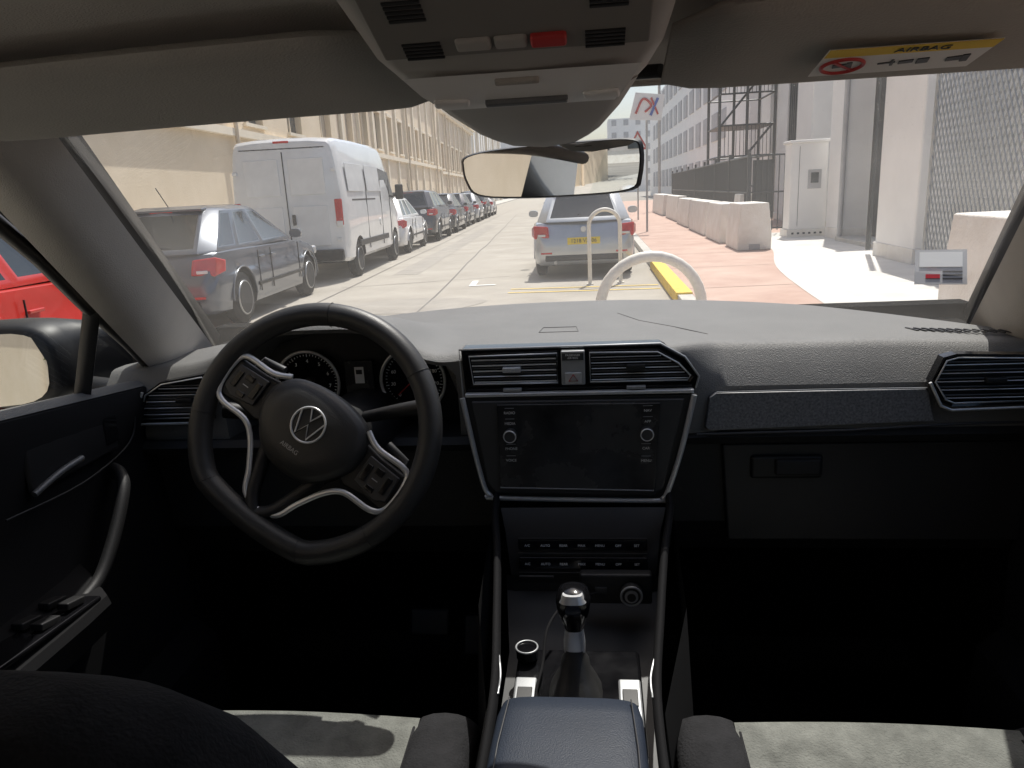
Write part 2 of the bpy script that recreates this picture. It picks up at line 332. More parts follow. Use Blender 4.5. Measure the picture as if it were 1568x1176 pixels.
for t,h in((.2,.018),(.62,.02)):
    c=onp(.024,t+.08); box("button_row",c,(.205,.006,h),'piano',cl,rot=(math.radians(-14),0,0),bevel=.002)
    for k in range(7):
        c=onp(-.064+k*.029,t+.08,.008); text("icon",["A/C","AUTO","REAR","MAX","MENU","OFF","SET"][k],c,.0055,'glow',cl,rot=(math.radians(76),0,0))
for t in(.12,.46,.9):
    c=onp(.024,t,.007); box("divider",c,(.205,.002,.0012),'darkmetal',cl,rot=(0,0,0))
for x in(-.050,.098):
    box("temp_slider",onp(x,.98,.009),(.055,.004,.004),'darkmetal',cl,bevel=.001)
loft("tray",[[(-.10,1.085,.775),(.145,1.085,.775)],[(-.095,1.04,.735),(.14,1.04,.735)],[(-.09,1.0,.715),(.13,1.0,.715)],[(-.085,.70,.705),(.12,.70,.705)]],'black',con,closed=False)
loft("tray_front_wall",[[(-.10,1.084,.80),(.145,1.084,.80)],[(-.10,1.08,.70),(.145,1.08,.70)]],'black',con,closed=False)
box("socket_plate",(.075,1.045,.803),(.11,.02,.05),'black',con,bevel=.004)
cyl("power_socket",(.098,1.033,.799),.017,.02,'black',con,axis='Y'); ring("socket_ring",(.098,1.023,.799),.0155,.0018,'silver',con,n=28); cyl("socket_cap",(.098,1.022,.799),.010,.004,'silver',con,axis='Y'); cyl("socket_hole",(.098,1.0195,.799),.0065,.003,'black',con,axis='Y')
box("usb_port",(.052,1.034,.803),(.018,.004,.010),'darkmetal',con,bevel=.001)
box("shift_plate",(.018,.86,.735),(.175,.20,.02),'piano',con,rot=(math.radians(3),0,0),bevel=.006)
for x in(-.052,.088):
    box("cup_trim",(x,.845,.748),(.030,.085,.006),'silver',con,rot=(math.radians(5),0,0),bevel=.003)
    box("cup_trim_inset",(x,.85,.752),(.020,.03,.004),'black',con,rot=(math.radians(5),0,0),bevel=.001)
cyl("start_button",(-.055,.935,.760),.0155,.014,'piano',con); ring("start_button_ring",(-.055,.935,.768),.0155,.0015,'silver',con,axis='Z',n=28)
tube("charging_cable",cr([(.045,1.03,.80),(.0,1.0,.80),(-.025,.95,.79),(-.03,.90,.765),(-.035,.84,.757),(-.01,.80,.755)],5),.0022,'matte',con,n=8)
gl=grp("gear_lever",(.016,.87,.745))
def rr(cx,cy,z,a,b,n=20,p=2.6,ang=0):
    out=[]
    for k in range(n):
        t=2*math.pi*k/n; c,s_=math.cos(t),math.sin(t)
        out.append((cx+a*abs(c)**(2/p)*(1 if c>=0 else -1),cy+b*abs(s_)**(2/p)*(1 if s_>=0 else -1),z))
    return out
loft("boot",[rr(0,0,-.015,.042,.05),rr(0,.002,.006,.034,.040),rr(0,.004,.022,.026,.03),rr(0,.006,.030,.021,.024),rr(0,.008,.043,.019,.021),rr(0,.009,.049,.015,.017),rr(0,.01,.062,.013,.014)],'leather',gl)
loft("shaft",[rr(0,.010,.055,.014,.014),rr(0,.012,.070,.0145,.014),rr(0,.014,.090,.012,.012)],'chrome',gl)
loft("knob",[rr(0,.014,.088,.012,.012),rr(0,.014,.100,.016,.017),rr(0,.013,.118,.0215,.025),rr(0,.012,.133,.023,.028),rr(0,.011,.144,.020,.025),rr(0,.010,.150,.012,.016),rr(0,.010,.152,.003,.004)],'piano',gl)
loft("knob_cap",[rr(0,-.004,.139,.018,.012),rr(0,-.004,.149,.013,.008)],'chrome',gl)
arm=grp("armrest")
rg=[]
for y,w_,z_ in((.805,.060,.765),(.803,.074,.785),(.79,.084,.797),(.76,.088,.801),(.70,.089,.802),(.5,.090,.803),(.25,.090,.803)):
    pts=[]
    for k in range(13):
        t=k/12*math.pi; pts.append((.012-w_*math.copysign(abs(math.cos(t))**.45,math.cos(t)),y,z_-.022+.022*math.sin(t)**.5))
    pts+= [(.012+w_,y,.70),(.012-w_,y,.70)]
    rg.append(pts)
loft("pad",rg,'armleather',arm,auto=60)
for sx in(-1,1): tube("stitch_seam",[(.012+sx*.074,.785,.7995),(.012+sx*.078,.70,.8030),(.012+sx*.079,.30,.8038)],.0009,'darkmetal',arm,n=5)
# =================================================================== STEERING WHEEL
sw=grp("steering_wheel")
T=math.radians(24); ROT=math.radians(-35)
X_=Vector((1,0,0)); Y_=Vector((0,math.sin(T),math.cos(T))); Z_=Vector((0,-math.cos(T),math.sin(T)))
Mx=Matrix((X_,Y_,Z_)).transposed().to_4x4(); Mx=Matrix.Translation((-.360,1.0,1.078))@Mx@Matrix.Rotation(ROT,4,'Z')
sw.matrix_world=Mx
rim=[]
for k in range(72):
    a=2*math.pi*k/72; r=.175; x,y=r*math.cos(a),r*math.sin(a)
    if y<-.148: y=-.148-(-.148-y)*.35
    rim.append((x,y,0))
tube("rim",rim,.0175,'leather',sw,closed=True,n=16)
for a in(62,118,-25,205,-60,240):
    a=math.radians(a); x,y=.175*math.cos(a),.175*math.sin(a)
    if y<-.148: y=-.148-(-.148-y)*.35
    nrm=Vector((math.cos(a),math.sin(a),0))
    tube("rim_seam",[Vector((x,y,0))+nrm*.0178*math.cos(b)+Vector((0,0,1))*.0178*math.sin(b) for b in [2*math.pi*k/20 for k in range(20)]],.0006,'black',sw,closed=True,n=5)
def hubr(sc,z):
    base=[(-.068,.046),(-.038,.058),(0,.062),(.038,.058),(.068,.046),(.086,.020),(.084,-.015),(.062,-.048),(.034,-.068),(0,-.073),(-.034,-.068),(-.062,-.048),(-.084,-.015),(-.086,.020)]
    return [Vector((p.x,p.y,z)) for p in cr([(x*sc,y*sc,0) for x,y in base],4,closed=True)]
loft("hub_pad",[hubr(.92,-.03),hubr(1.0,-.012),hubr(1.0,.006),hubr(.97,.015),hubr(.86,.022),hubr(.6,.026),hubr(.3,.028),hubr(.05,.0285)],'leather',sw)
ring("emblem_ring",(0,.006,.029),.0255,.0018,'chrome',sw,axis='Z')
for pts in([(-.009,.029),(0,.012),(.009,.029)],[(-.021,.020),(-.010,-.013),(0,.006),(.010,-.013),(.021,.020)]):
    tube("emblem_bar",[(x,y,.0295) for x,y in pts],.0016,'chrome',sw,n=6)
text("airbag_mark","AIRBAG",(-.004,-.036,.0275),.009,'silver',sw,rot=(0,0,0))
for sx in(-1,1):
    o=[(sx*.060,.034),(sx*.110,.026),(sx*.168,.024),(sx*.172,-.010),(sx*.165,-.038),(sx*.120,-.034),(sx*.085,-.038),(sx*.060,-.028)]
    loft("spoke",[[(x,y,-.014) for x,y in o],[(x,y,.004) for x,y in o]],'black',sw,bevel=.005,smooth=False,auto=None)
    o2=[(sx*.096,.021),(sx*.150,.018),(sx*.153,-.020),(sx*.135,-.029),(sx*.096,-.022)]
    loft("button_pad",[[(x,y,.003) for x,y in o2],[(x,y,.010) for x,y in o2]],'darkmetal',sw,bevel=.002,smooth=False,auto=None)
    for bx,by,bw,bh in((.122,.009,.014,.010),(.122,-.018,.014,.008),(.140,-.002,.009,.026),(.105,-.002,.010,.026)): box("button",(sx*bx,by,.0112),(bw,bh,.0025),'piano',sw,bevel=.0012)
    tube("button_mark",[(sx*.117,-.004,.0118),(sx*.127,-.004,.0118)],.0008,'silver',sw,n=5)
    tube("spoke_trim",cr([(sx*.072,.046,.006),(sx*.100,.034,.008),(sx*.150,.032,.006),(sx*.161,.010,.006),(sx*.158,-.028,.006),(sx*.140,-.042,.008),(sx*.095,-.044,.009),(sx*.070,-.062,.007),(sx*.046,-.098,.004),(sx*.030,-.128,.002),(0,-.138,.002)],5),.0044,'chrome',sw,n=8,ry=.0030)
    tube("lower_spoke",cr([(sx*.050,-.050,-.008),(sx*.036,-.090,-.006),(sx*.020,-.128,-.004),(0,-.146,-.002)],5),.011,'black',sw,n=10)
    tube("paddle",[(sx*.10,.045,-.02),(sx*.135,.04,-.02),(sx*.145,0,-.02)],.006,'darkmetal',sw,n=8)
# =================================================================== SEATS
def seat(name,cx,ybk,ztopb=1.02,front=.90):
    e=grp(name)
    W=.245
    rg=[]
    for i in range(15):
        y=lerp(front,.30,i/14); t=i/14
        d=max(0,1-(front-y)/.05); zt=.705-.05*(d**2.2)-.035*t
        rg.append([(cx+W*.72*(k/8*2-1),y,zt+.006*math.cos((k/8*2-1)*1.5)-.004*math.sin(y*20)) for k in range(9)])
    loft("cushion_panel",rg,'seat',e,closed=False,auto=70)
    for sx in(-1,1):
        rg=[]
        for i in range(15):
            y=lerp(front+.008,.30,i/14); t=i/14; d=max(0,1-(front-y)/.07); zt=.705-.05*(d**2.2)-.03*t
            r_=[]
            for k in range(9):
                a=math.pi*k/8; r_.append((cx+sx*(W*.86-.045*math.cos(a)*1.0),y,zt-.012+.030*math.sin(a)**.8))
            rg.append(r_+[(cx+sx*(W*.86+.05),y,.5),(cx+sx*(W*.86-.04),y,.5)])
        loft("cushion_bolster",rg,'seatblk',e,auto=70)
        tube("piping",[(cx+sx*W*.70,lerp(front,.3,i/10),.708-.035*i/10 - (.045 if i==0 else 0)) for i in range(11)],.0022,'seatblk',e,n=6)
    box("cushion_base",(cx,(front+.30)/2-.02,.60),(.46,front-.34,.15),'seatblk',e,bevel=.03)
    rg=[]
    for z,wd,dp,yy in((.62,.20,.07,.03),(.75,.245,.09,.0),(.9,.245,.09,-.05),(ztopb,.235,.085,-.09),(ztopb+.07,.21,.075,-.115),(ztopb+.11,.18,.060,-.13),(ztopb+.135,.12,.035,-.14)):
        rg.append([ (x+cx,y+ybk+yy,z) for x,y,_ in rr(0,0,0,wd,dp,28,3.2)])
    loft("backrest",rg,'seatblk',e,auto=70)
    rg=[[ (x+cx,y+ybk-.26,z) for x,y,_ in rr(0,0,0,a,b,20,2.8)] for z,a,b in((ztopb+.17,.09,.035),(ztopb+.22,.12,.05),(ztopb+.29,.12,.05),(ztopb+.33,.09,.03))]
    loft("headrest",rg,'seatblk',e,auto=70)
    for sx in(-1,1): tube("headrest_post",[(cx+sx*.06,ybk-.14,ztopb+.10),(cx+sx*.06,ybk-.25,ztopb+.2)],.006,'darkmetal',e)
seat("car_seat",-.375,.47,ztopb=.995,front=.90)
seat("car_seat",.40,.03,ztopb=.95,front=.91)
rs=grp("rear_bench_seat"); box("cushion",(0,-.45,.55),(1.3,.5,.2),'seatblk',rs,bevel=.04); box("backrest",(0,-.78,.85),(1.3,.16,.6),'seatblk',rs,rot=(math.radians(12),0,0),bevel=.04)
for x in(-.4,0,.4): box("headrest",(x,-.86,1.20),(.24,.09,.12),'seatblk',rs,bevel=.03)
# =================================================================== CAR SHELL
sh=grp("car_body")
box("floor",(0,.3,.28),(1.76,3.4,.04),'carpet',sh)
box("firewall",(0,1.72,.7),(1.72,.06,.84),'carpet',sh)
for sx in(-1,1): box("kick_panel",(sx*.80,1.47,.69),(.05,.46,.80),'carpet',sh)
box("rear_floor_wall",(0,-1.9,.7),(1.6,.05,.8),'carpet',sh)
box("pedal",(-.22,1.45,.45),(.07,.03,.09),'darkmetal',sh,rot=(math.radians(-25),0,0),bevel=.008)
box("brake_pedal",(-.32,1.42,.50),(.09,.03,.06),'darkmetal',sh,rot=(math.radians(-25),0,0),bevel=.008)
def roofz(x,y,off=0):
    sc_=lerp(.05,.014,sstep((y-.2)/.6))
    return 1.540-sc_*(abs(x)/.6)**3.0-.033*max(0,(y-.35)/.5)**1.7-.05*max(0,(-y-.8)/.9)**2+off
def roof(nm,off,m,x_=.60):
    rg=[]
    for i in range(22):
        y=lerp(-1.7,.83,i/21); wx=x_*interp(y,[(-1.7,.9),(-.5,1),(.3,1),(.83,.88)])
        rg.append([(wx*(k/16*2-1),y+(.03*(1-(k/16*2-1)**2) if i==21 else 0),roofz(.6*(k/16*2-1),y,off)) for k in range(17)])
    loft(nm,rg,m,sh,closed=False,auto=70)
M['grey_paint']=paint("car_paint_grey",(.16,.17,.18))
roof("headliner",0,'liner'); roof("roof_skin",.035,'grey_paint',.64)
tube("header_trim",[(x,.872-.06*(abs(x)/.5)**2,1.512-.010*(abs(x)/.5)**2) for x in [-.5+.05*i for i in range(21)]],.008,'pillar',sh,n=8)
for sx,nm in((-1,"a_pillar_trim"),(1,"a_pillar_trim")):
    def pr(t):
        inn=Vector((sx*lerp(.515,.775,t),lerp(.78,1.52,t),lerp(1.488,1.10,t)))
        out=Vector((sx*lerp(.578,.775,t),lerp(.69,1.305,t),lerp(1.480,1.085,t)))
        mid=(inn+out)/2+Vector((-sx*.010,-.03,-.012))
        back=(inn+out)/2+Vector((sx*.05,.05,.03))
        q1=inn*.72+out*.28+Vector((-sx*.008,-.022,-.008)); q2=inn*.28+out*.72+Vector((-sx*.008,-.022,-.008))
        return [inn,q1,mid,q2,out,back]
    loft(nm,[pr(-.12+1.15*i/12) for i in range(13)],'pillar',sh,auto=50)
    def pk(t):
        inn=Vector((sx*lerp(.525,.785,t),lerp(.80,1.55,t),lerp(1.50,1.11,t))); out=Vector((sx*lerp(.61,.80,t),lerp(.72,1.35,t),lerp(1.487,1.075,t)))
        return [inn,out,out+Vector((sx*.012,.01,.01)),inn+Vector((0,.012,.02))]
    loft("a_pillar_skin",[pk(-.1+1.12*i/8) for i in range(9)],'black',sh)
    tube("roof_rail_trim",cr([(sx*.60,.70,1.468),(sx*.622,.5,1.475),(sx*.63,0,1.48),(sx*.63,-.8,1.46),(sx*.6,-1.5,1.40)],5),.030,'liner',sh,n=12,ry=.026)
    tube("roof_rail_skin",cr([(sx*.650,.72,1.475),(sx*.670,.5,1.49),(sx*.675,0,1.50),(sx*.665,-.8,1.48),(sx*.64,-1.6,1.42)],5),.025,'grey_paint',sh,n=10)
    loft("rear_quarter",[[(sx*.66,-1.0,1.46),(sx*.62,-1.5,1.40)],[(sx*.79,-1.0,1.08),(sx*.78,-1.9,1.08)],[(sx*.82,-1.0,.3),(sx*.80,-2.0,.3)]],'grey_paint',sh,closed=False)
    loft("rear_door_skin",[[(sx*.79,-.02,1.12),(sx*.79,-1.0,1.10)],[(sx*.90,-.02,.95),(sx*.85,-1.0,.95)],[(sx*.92,-.02,.3),(sx*.86,-1.0,.3)]],'grey_paint',sh,closed=False)
    loft("b_pillar",[[(sx*.655,-.02,1.47),(sx*.655,-.12,1.47),(sx*.685,-.12,1.47),(sx*.685,-.02,1.47)],[(sx*.77,.02,1.08),(sx*.77,-.12,1.08),(sx*.80,-.12,1.08),(sx*.80,.02,1.08)]],'pillar',sh)
    loft("fender",[[(sx*.80,1.25,1.07),(sx*.76,1.9,1.02),(sx*.70,2.9,.90)],[(sx*.92,1.25,.95),(sx*.92,1.9,.92),(sx*.84,2.9,.78)],[(sx*.92,1.25,.3),(sx*.92,1.9,.3),(sx*.84,2.95,.4)]],'grey_paint',sh,closed=False)
loft("bonnet",[[(x,y,z) for x,z in ((-.78,z0-.03),(-.5,z0),(0,z0+.012),(.5,z0),(.78,z0-.03))] for y,z0 in((1.80,1.02),(2.1,1.015),(2.5,.985),(2.8,.94),(2.95,.88),(3.0,.75),(3.0,.4))],'grey_paint',sh,closed=False)
box("tailgate",(0,-1.95,.75),(1.6,.06,.75),'grey_paint',sh)
loft("rear_glass",[[(-.55,-1.72,1.42),(.55,-1.72,1.42)],[(-.74,-1.94,1.10),(.74,-1.94,1.10)]],'sglass',sh,closed=False)
ws=grp("windshield")
rg=[]
for i in range(9):
    t=i/8; rg.append([])
    for k in range(21):
        s_=k/20*2-1; x=s_*lerp(.525,.79,t); yt=.86-.07*s_*s_; yb=1.86-.34*abs(s_)**2.2
        y=lerp(yt,yb,t); z=lerp(1.51-.012*s_*s_,1.105,t)+.018*math.sin(math.pi*t)
        rg[-1].append((x,y,z))
loft("glass",rg,'glass',ws,closed=False)
pdc=grp("parking_ticket",(.655,1.385,1.236),(math.radians(52),0,math.radians(-18)))
box("card",(0,0,0),(.080,.070,.0012),'greywall',pdc); box("photo_print",(.0,.014,.0014),(.066,.030,.0012),'plate',pdc); box("orange_mark",(-.012,-.020,.0014),(.022,.008,.0012),'tail',pdc)
for k in range(3): box("print_line",(.018,-.010-.007*k,.0014),(.030,.002,.0012),'darkmetal',pdc)
# =================================================================== DOORS
def door(name,sx):
    e=grp(name)
    rg=[]
    for i in range(24):
        y=lerp(1.24,-.02,i/23)
        sill=lerp(1.10,1.145,(1.24-y)/.4) if y>.84 else 1.145
        arm_=sstep((1.0-y)/.10)
        r_=[(sx*.80,y,sill+.0),(sx*.765,y,sill+.002),(sx*.742,y,sill-.006),(sx*.735,y,sill-.03),(sx*.752,y,1.02),(sx*.755,y,.93),
            (sx*lerp(.75,.735,arm_),y,.88),(sx*lerp(.75,.665,arm_),y,.858),(sx*lerp(.75,.66,arm_),y,.845),(sx*lerp(.75,.675,arm_),y,.80),(sx*.745,y,.76),(sx*.75,y,.62),(sx*.71,y,.58),(sx*.70,y,.42),(sx*.76,y,.27)]
        rg.append(r_)
    loft("inner_panel",rg,'matte',e,closed=False,auto=35)
    loft("sill_trim",[[(sx*.785,y,s_+.004),(sx*.762,y,s_+.006),(sx*.745,y,s_-.003)] for y,s_ in((1.24,1.10),(.84,1.145),(.4,1.145),(-.02,1.145))],'dash',e,closed=False)
    box("handle_recess",(sx*.745,1.0,1.055),(.012,.20,.07),'black',e,bevel=.006)
    tube("door_lever",cr([(sx*.738,.90,1.022),(sx*.733,.95,1.036),(sx*.733,1.0,1.040)],4),.005,'dimsilver',e)
    box("lock_switch",(sx*.741,1.085,1.06),(.008,.035,.05),'piano',e,bevel=.003)
    tube("trim_line",cr([(sx*.735,.84,1.01),(sx*.738,1.0,1.0),(sx*.742,1.13,1.02),(sx*.742,1.16,1.07)],5),.0016,'black',e)
    tube("pull_handle",cr([(sx*.745,1.08,.988),(sx*.722,1.065,.986),(sx*.705,1.04,.968),(sx*.70,.99,.91),(sx*.70,.94,.865),(sx*.70,.88,.85)],5),.010,'dashlow',e,ry=.015)
    box("switch_plate",(sx*.70,.80,.868),(.065,.20,.008),'piano',e,rot=(math.radians(-4),0,0),bevel=.003)
    for k in range(4): box("window_switch",(sx*(.712-.028*(k%2)),.86-.05*(k//2),.876),(.018,.035,.010),'black',e,rot=(math.radians(-12),0,0),bevel=.002)
    box("speaker_grille",(sx*.708,.95,.50),(.01,.2,.12),'black',e,bevel=.02)
    loft("outer_skin",[[(sx*.80,1.24,1.07),(sx*.80,-.02,1.12)],[(sx*.90,1.24,.95),(sx*.92,-.02,.95)],[(sx*.92,1.24,.27),(sx*.92,-.02,.27)]],'grey_paint',e,closed=False)
    fr_=[(1.30,1.098),(1.18,1.185),(1.05,1.272),(.95,1.345),(.85,1.408),(.74,1.452),(.5,1.472),(0,1.478)]
    def xx(z): return sx*lerp(.775,.655,(z-1.10)/.37)
    tube("window_seal",[(xx(z),y,z) for y,z in fr_],.011,'black',e,n=8)
    tube("window_frame",[(xx(z)+sx*.02,y+.02,z+.015) for y,z in fr_],.014,'black',e,n=8)
    tube("quarter_divider",[(xx(1.10),1.075,1.10),(xx(1.255),1.075,1.255)],.010,'black',e,n=8,ry=.014)
    gl_=[(y,z) for y,z in fr_]+[(0,1.13),(.84,1.13)]
    obj("glass",[(xx(z)+sx*.006,y,z) for y,z in gl_],[tuple(range(len(gl_)))],'sglass',e)
    c=Vector((sx*1.035,1.27,1.135))
    rg=[]
    for k,(yy,a,b) in enumerate(((-.045,.105,.070),(-.035,.113,.078),(0,.117,.083),(.05,.112,.078),(.10,.085,.060),(.13,.04,.03))):
        rg.append([(c.x+p[0]-sx*(.02*k if k>3 else 0),c.y+yy,c.z+p[1]) for p in rr(0,0,0,a,b,24,3.4)])
    loft("mirror_housing",rg,'black',e,auto=60)
    o=loft("mirror_glass",[[(p[0],0,p[1]) for p in rr(0,0,0,.098,.066,24,3.4)],[(p[0],.004,p[1]) for p in rr(0,0,0,.098,.066,24,3.4)]],'mirror',e,smooth=False,auto=None)
    o.location=(c.x,c.y-.068,c.z); o.rotation_euler=(math.radians(-6),0,math.radians(-sx*13))
    tube("mirror_arm",[(sx*.80,1.26,1.07),(sx*.92,1.28,1.08)],.025,'black',e)
door("car_door",-1); door("car_door",1)
# =================================================================== MIRROR, CONSOLE, VISORS
rv=grp("rear_view_mirror",(.003,.955,1.424),(math.radians(1.5),0,math.radians(-7)))
sh_=[(-.118,.010),(-.112,.024),(-.06,.031),(.06,.034),(.108,.032),(.118,.020),(.116,-.014),(.104,-.030),(.04,-.034),(-.05,-.033),(-.100,-.027),(-.114,-.010)]
sm=[(p.x*.96,p.z*.96) for p in cr([(x,0,z) for x,z in sh_],4,closed=True)]
loft("housing",[[(x*.97,-.006,z*.95) for x,z in sm],[(x,0,z) for x,z in sm],[(x*.97,.012,z*.95) for x,z in sm],[(x*.75,.03,z*.7) for x,z in sm],[(x*.3,.036,z*.3) for x,z in sm]],'black',rv)
loft("glass",[[(x*.955,-.0075,z*.92) for x,z in sm],[(x*.955,-.0055,z*.92) for x,z in sm]],'mirror',rv,smooth=False,auto=None)
tube("stem",[(0,.03,0),(.0,.02,.04),(.0,-.02,.065)],[.012,.014,.02],'black',rv)
oc=grp("overhead_console")
def ocr(y,w_,zb,rnd=.012,zt=1.56):
    return [(.008-w_,y,zt),(.008-w_,y,zb+rnd*1.6),(.008-w_+rnd*.4,y,zb+rnd*.5),(.008-w_+rnd*1.5,y,zb),(.008,y,zb-.003),(.008+w_-rnd*1.5,y,zb),(.008+w_-rnd*.4,y,zb+rnd*.5),(.008+w_,y,zb+rnd*1.6),(.008+w_,y,zt)]
loft("body",[ocr(.20,.10,1.545),ocr(.30,.115,1.535),ocr(.40,.112,1.522),ocr(.45,.105,1.512),ocr(.52,.098,1.484),ocr(.56,.090,1.474),ocr(.60,.080,1.468)],'console',oc,auto=50)
loft("sensor_cover",[ocr(.58,.085,1.470),ocr(.64,.074,1.458),ocr(.70,.058,1.446),ocr(.76,.048,1.444),ocr(.83,.044,1.455)],'console',oc,auto=50)
def of(x,t,d=.0): 
    y=lerp(.45,.52,t); z=lerp(1.509,1.481,t); return (.008+x,y-d*.37,z-d*.93)
ang=math.atan2(1.509-1.481,.07)
def ob(nm,x,t,sx,sy,h,m,bev=.002): return box(nm,of(x,t,h/2+.001),(sx,sy,h),m,oc,rot=(-ang,0,0),bevel=bev)
ob("button_panel",0,.30,.166,.066,.003,mat("switch_panel_plastic",(.20,.19,.175),.6,var=.04),.0015)
loft("bounce_lit_face",[[(.008-.080,.528,1.4775),(.008+.080,.528,1.4775)],[(.008-.073,.555,1.4690),(.008+.073,.555,1.4690)],[(.008-.064,.590,1.4625),(.008+.064,.590,1.4625)]],'consbounce',oc,closed=False)  # paler strip paints the light thrown up by the dash onto the console
for sx in(-1,1):
    for k in range(5): ob("mic_slot",sx*.058,-.02+.055*k,.022,.0022,.0042,'black',.0003)
    for k in range(5): ob("speaker_slot",sx*.056,.52+.05*k,.024,.0018,.0042,'black',.0003)
ob("sos_button",.022,.56,.022,.011,.007,'redbtn')
ob("button_a",-.024,.56,.022,.011,.006,'console'); ob("button_b",-.001,.56,.020,.011,.006,'console')
box("lamp_lens",(-.046,.570,1.4650),(.026,.012,.004),'consbounce',oc,rot=(math.radians(-14),0,.15),bevel=.002)
box("lamp_lens_b",(.062,.570,1.4650),(.026,.012,.004),'consbounce',oc,rot=(math.radians(-14),0,-.15),bevel=.002)
box("lamp_bar",(.008,.574,1.4640),(.060,.006,.005),'dimsilver',oc,rot=(math.radians(-14),0,0),bevel=.001)
box("panel_latch",(.005,.538,1.4730),(.03,.005,.004),'visor',oc,rot=(math.radians(-16),0,0),bevel=.001)
ring("camera_ring",(.008,.80,1.452),.012,.003,'black',oc,axis='Z')
def visor(nm,xa,xb,lab=False):
    e=grp(nm); rg=[]
    n=16
    for i in range(n+1):
        t=i/n; x=lerp(xa,xb,t)
        endf=min(1,min(t,1-t)*12)**.5
        yf=.735-.05*(abs(x)/.5)**2; yr=lerp(.60,.545,endf) if abs(x)<.2 else .545
        yf=lerp(yf-.03,yf,endf)
        zf=1.486-.012*(abs(x)/.5)**2+.004; zr=1.517-.012*(abs(x)/.55)**2
        if xa>0: zf+=.006*(abs(x)/.5)**2
        r_=[]
        for k in range(16):
            a=2*math.pi*k/16; c,s_=math.cos(a),math.sin(a)
            u=(math.copysign(abs(c)**.5,c)+1)/2; v=math.copysign(abs(s_)**.6,s_)*.009*max(.3,endf)
            r_.append((x,lerp(yr,yf,u),lerp(zr,zf,u)+v-.004))
        rg.append(r_)
    loft("panel",rg,'visor',e,auto=60)
    if lab:
        c=Vector((.285,.628,1.4835)); e2=grp("airbag_warning_label",c)
        e2.rotation_euler=(math.radians(169.5),0,0)
        def lb(n_,x,y,a,b,m,h=.0006,rot=0): 
            return box(n_,(x,-y,.001+h/2),(a,b,h),m,e2,rot=(0,0,rot))
        lb("sheet",0,0,.118,.056,'white',.0006); lb("yellow_band",0,-.0205,.117,.015,'yellow',.0010)
        text("airbag_text","AIRBAG",(0.008,.0205,.0024),.011,'black',e2,rot=(0,0,0))
        ring("prohibition_ring",(-.040,-.006,.0022),.0150,.0015,'redbtn',e2,axis='Z',n=28)
        lb("prohibition_bar",-.040,.006,.028,.0024,'redbtn',.0018,rot=-.8)
        for x,a,b in((-.042,.010,.006),(-.035,.004,.012),(-.008,.012,.002),(-.004,.002,.012),(.006,.010,.006),(.018,.008,.010),(.040,.010,.008),(.048,.005,.014)):
            lb("pictogram",x,.006,a,b,'darkmetal',.0014,rot=.2)
    tube("hinge_clip",[(xb if xa<0 else xa,.70,1.495),((xb if xa<0 else xa)+(.02 if xa<0 else -.02),.715,1.497)],.006,'black',e)
visor("sun_visor",-.52,-.085); visor("sun_visor",.115,.55,True)
# =================================================================== STREET
g=grp("ground"); obj("sheet",[(-600,-600,-.006),(600,-600,-.006),(600,900,-.006),(-600,900,-.006)],[(0,1,2,3)],'ground',g)
A=math.radians(3.5)
def TS(t,s): return (t*math.cos(A)-s*math.sin(A), s*math.cos(A)+t*math.sin(A))
def quad(nm,pts,z,m,par): return obj(nm,[(x,y,z) for x,y in pts],[tuple(range(len(pts)))],m,par)
rd=grp("road"); quad("surface",[TS(-5.9,-60),(1.05,-60),(1.05,60),(0,180),TS(-5.9,180)],.0,'asphalt',rd)
patchm=mat("asphalt_patch",(.285,.265,.235),.9,col2=(.36,.335,.295),vs=2,bump=.4,bs=100)
pt=cr([TS(-2.6,9.4)+(0,),TS(-1.4,9.2)+(0,),TS(-.8,10.0)+(0,),TS(-1.5,10.5)+(0,),TS(-2.5,10.4)+(0,)],4,closed=True)
quad("patch",[(p.x,p.y) for p in pt],.004,patchm,rd)
quad("patch",[TS(-2.9,14),TS(-2.4,14),TS(-2.2,34),TS(-2.7,34)],.004,patchm,rd)
tarm=mat("tar_seam",(.16,.15,.14),.8,var=.1)
for k,(ta,sa,tb,sb_) in enumerate(((-3.3,8,-2.9,60),(-1.6,9,-1.9,50),(-3.4,12.3,-.6,12.9))):
    P_=[]; N_=24
    for i in range(N_+1):
        t=i/N_; P_.append((lerp(ta,tb,t)+random.uniform(-.03,.03),lerp(sa,sb_,t)))
    obj("tar_seam",[TS(a+ (0 if k==2 else -.012),b-(.012 if k==2 else 0))+(.0062,) for a,b in P_]+[TS(a+(0 if k==2 else .012),b+(.012 if k==2 else 0))+(.0062,) for a,b in P_],[(i,i+1,N_+2+i,N_+1+i) for i in range(N_)],tarm,rd)
mk=grp("road_marking"); 
for pts in([TS(-1.22,11.7),TS(-1.12,11.7),TS(-1.12,12.4),TS(-1.22,12.4)],[TS(-1.12,11.7),TS(-.8,11.7),TS(-.8,11.8),TS(-1.12,11.8)]): quad("bay_line",pts,.008,'white',mk)
for yy in(10.6,11.0): quad("yellow_line",[(-1.2,yy),(.95,yy-.1),(.95,yy-.05),(-1.2,yy+.05)],.008,'yellow',mk)
pv=grp("pavement")
def slab(nm,pts,z0,z1,m,par,bevel=0): return loft(nm,[[(x,y,z0) for x,y in pts],[(x,y,z1) for x,y in pts]],m,par,smooth=False,auto=None,bevel=bevel)
slab("red_walk",[(1.20,-60),(12,-60),(12,70),(1.20,70)],0,.12,'redpave',pv)
for k in range(9): quad("walk_joint",[(1.22,9.5+k*2.4),(2.9,9.6+k*2.4),(2.9,9.62+k*2.4),(1.22,9.52+k*2.4)],.1225,'joint',pv)
slab("kerb",[(1.02,-60),(1.197,-60),(1.197,9.0),(1.02,9.0)],0,.125,'kerb',pv,bevel=.01)
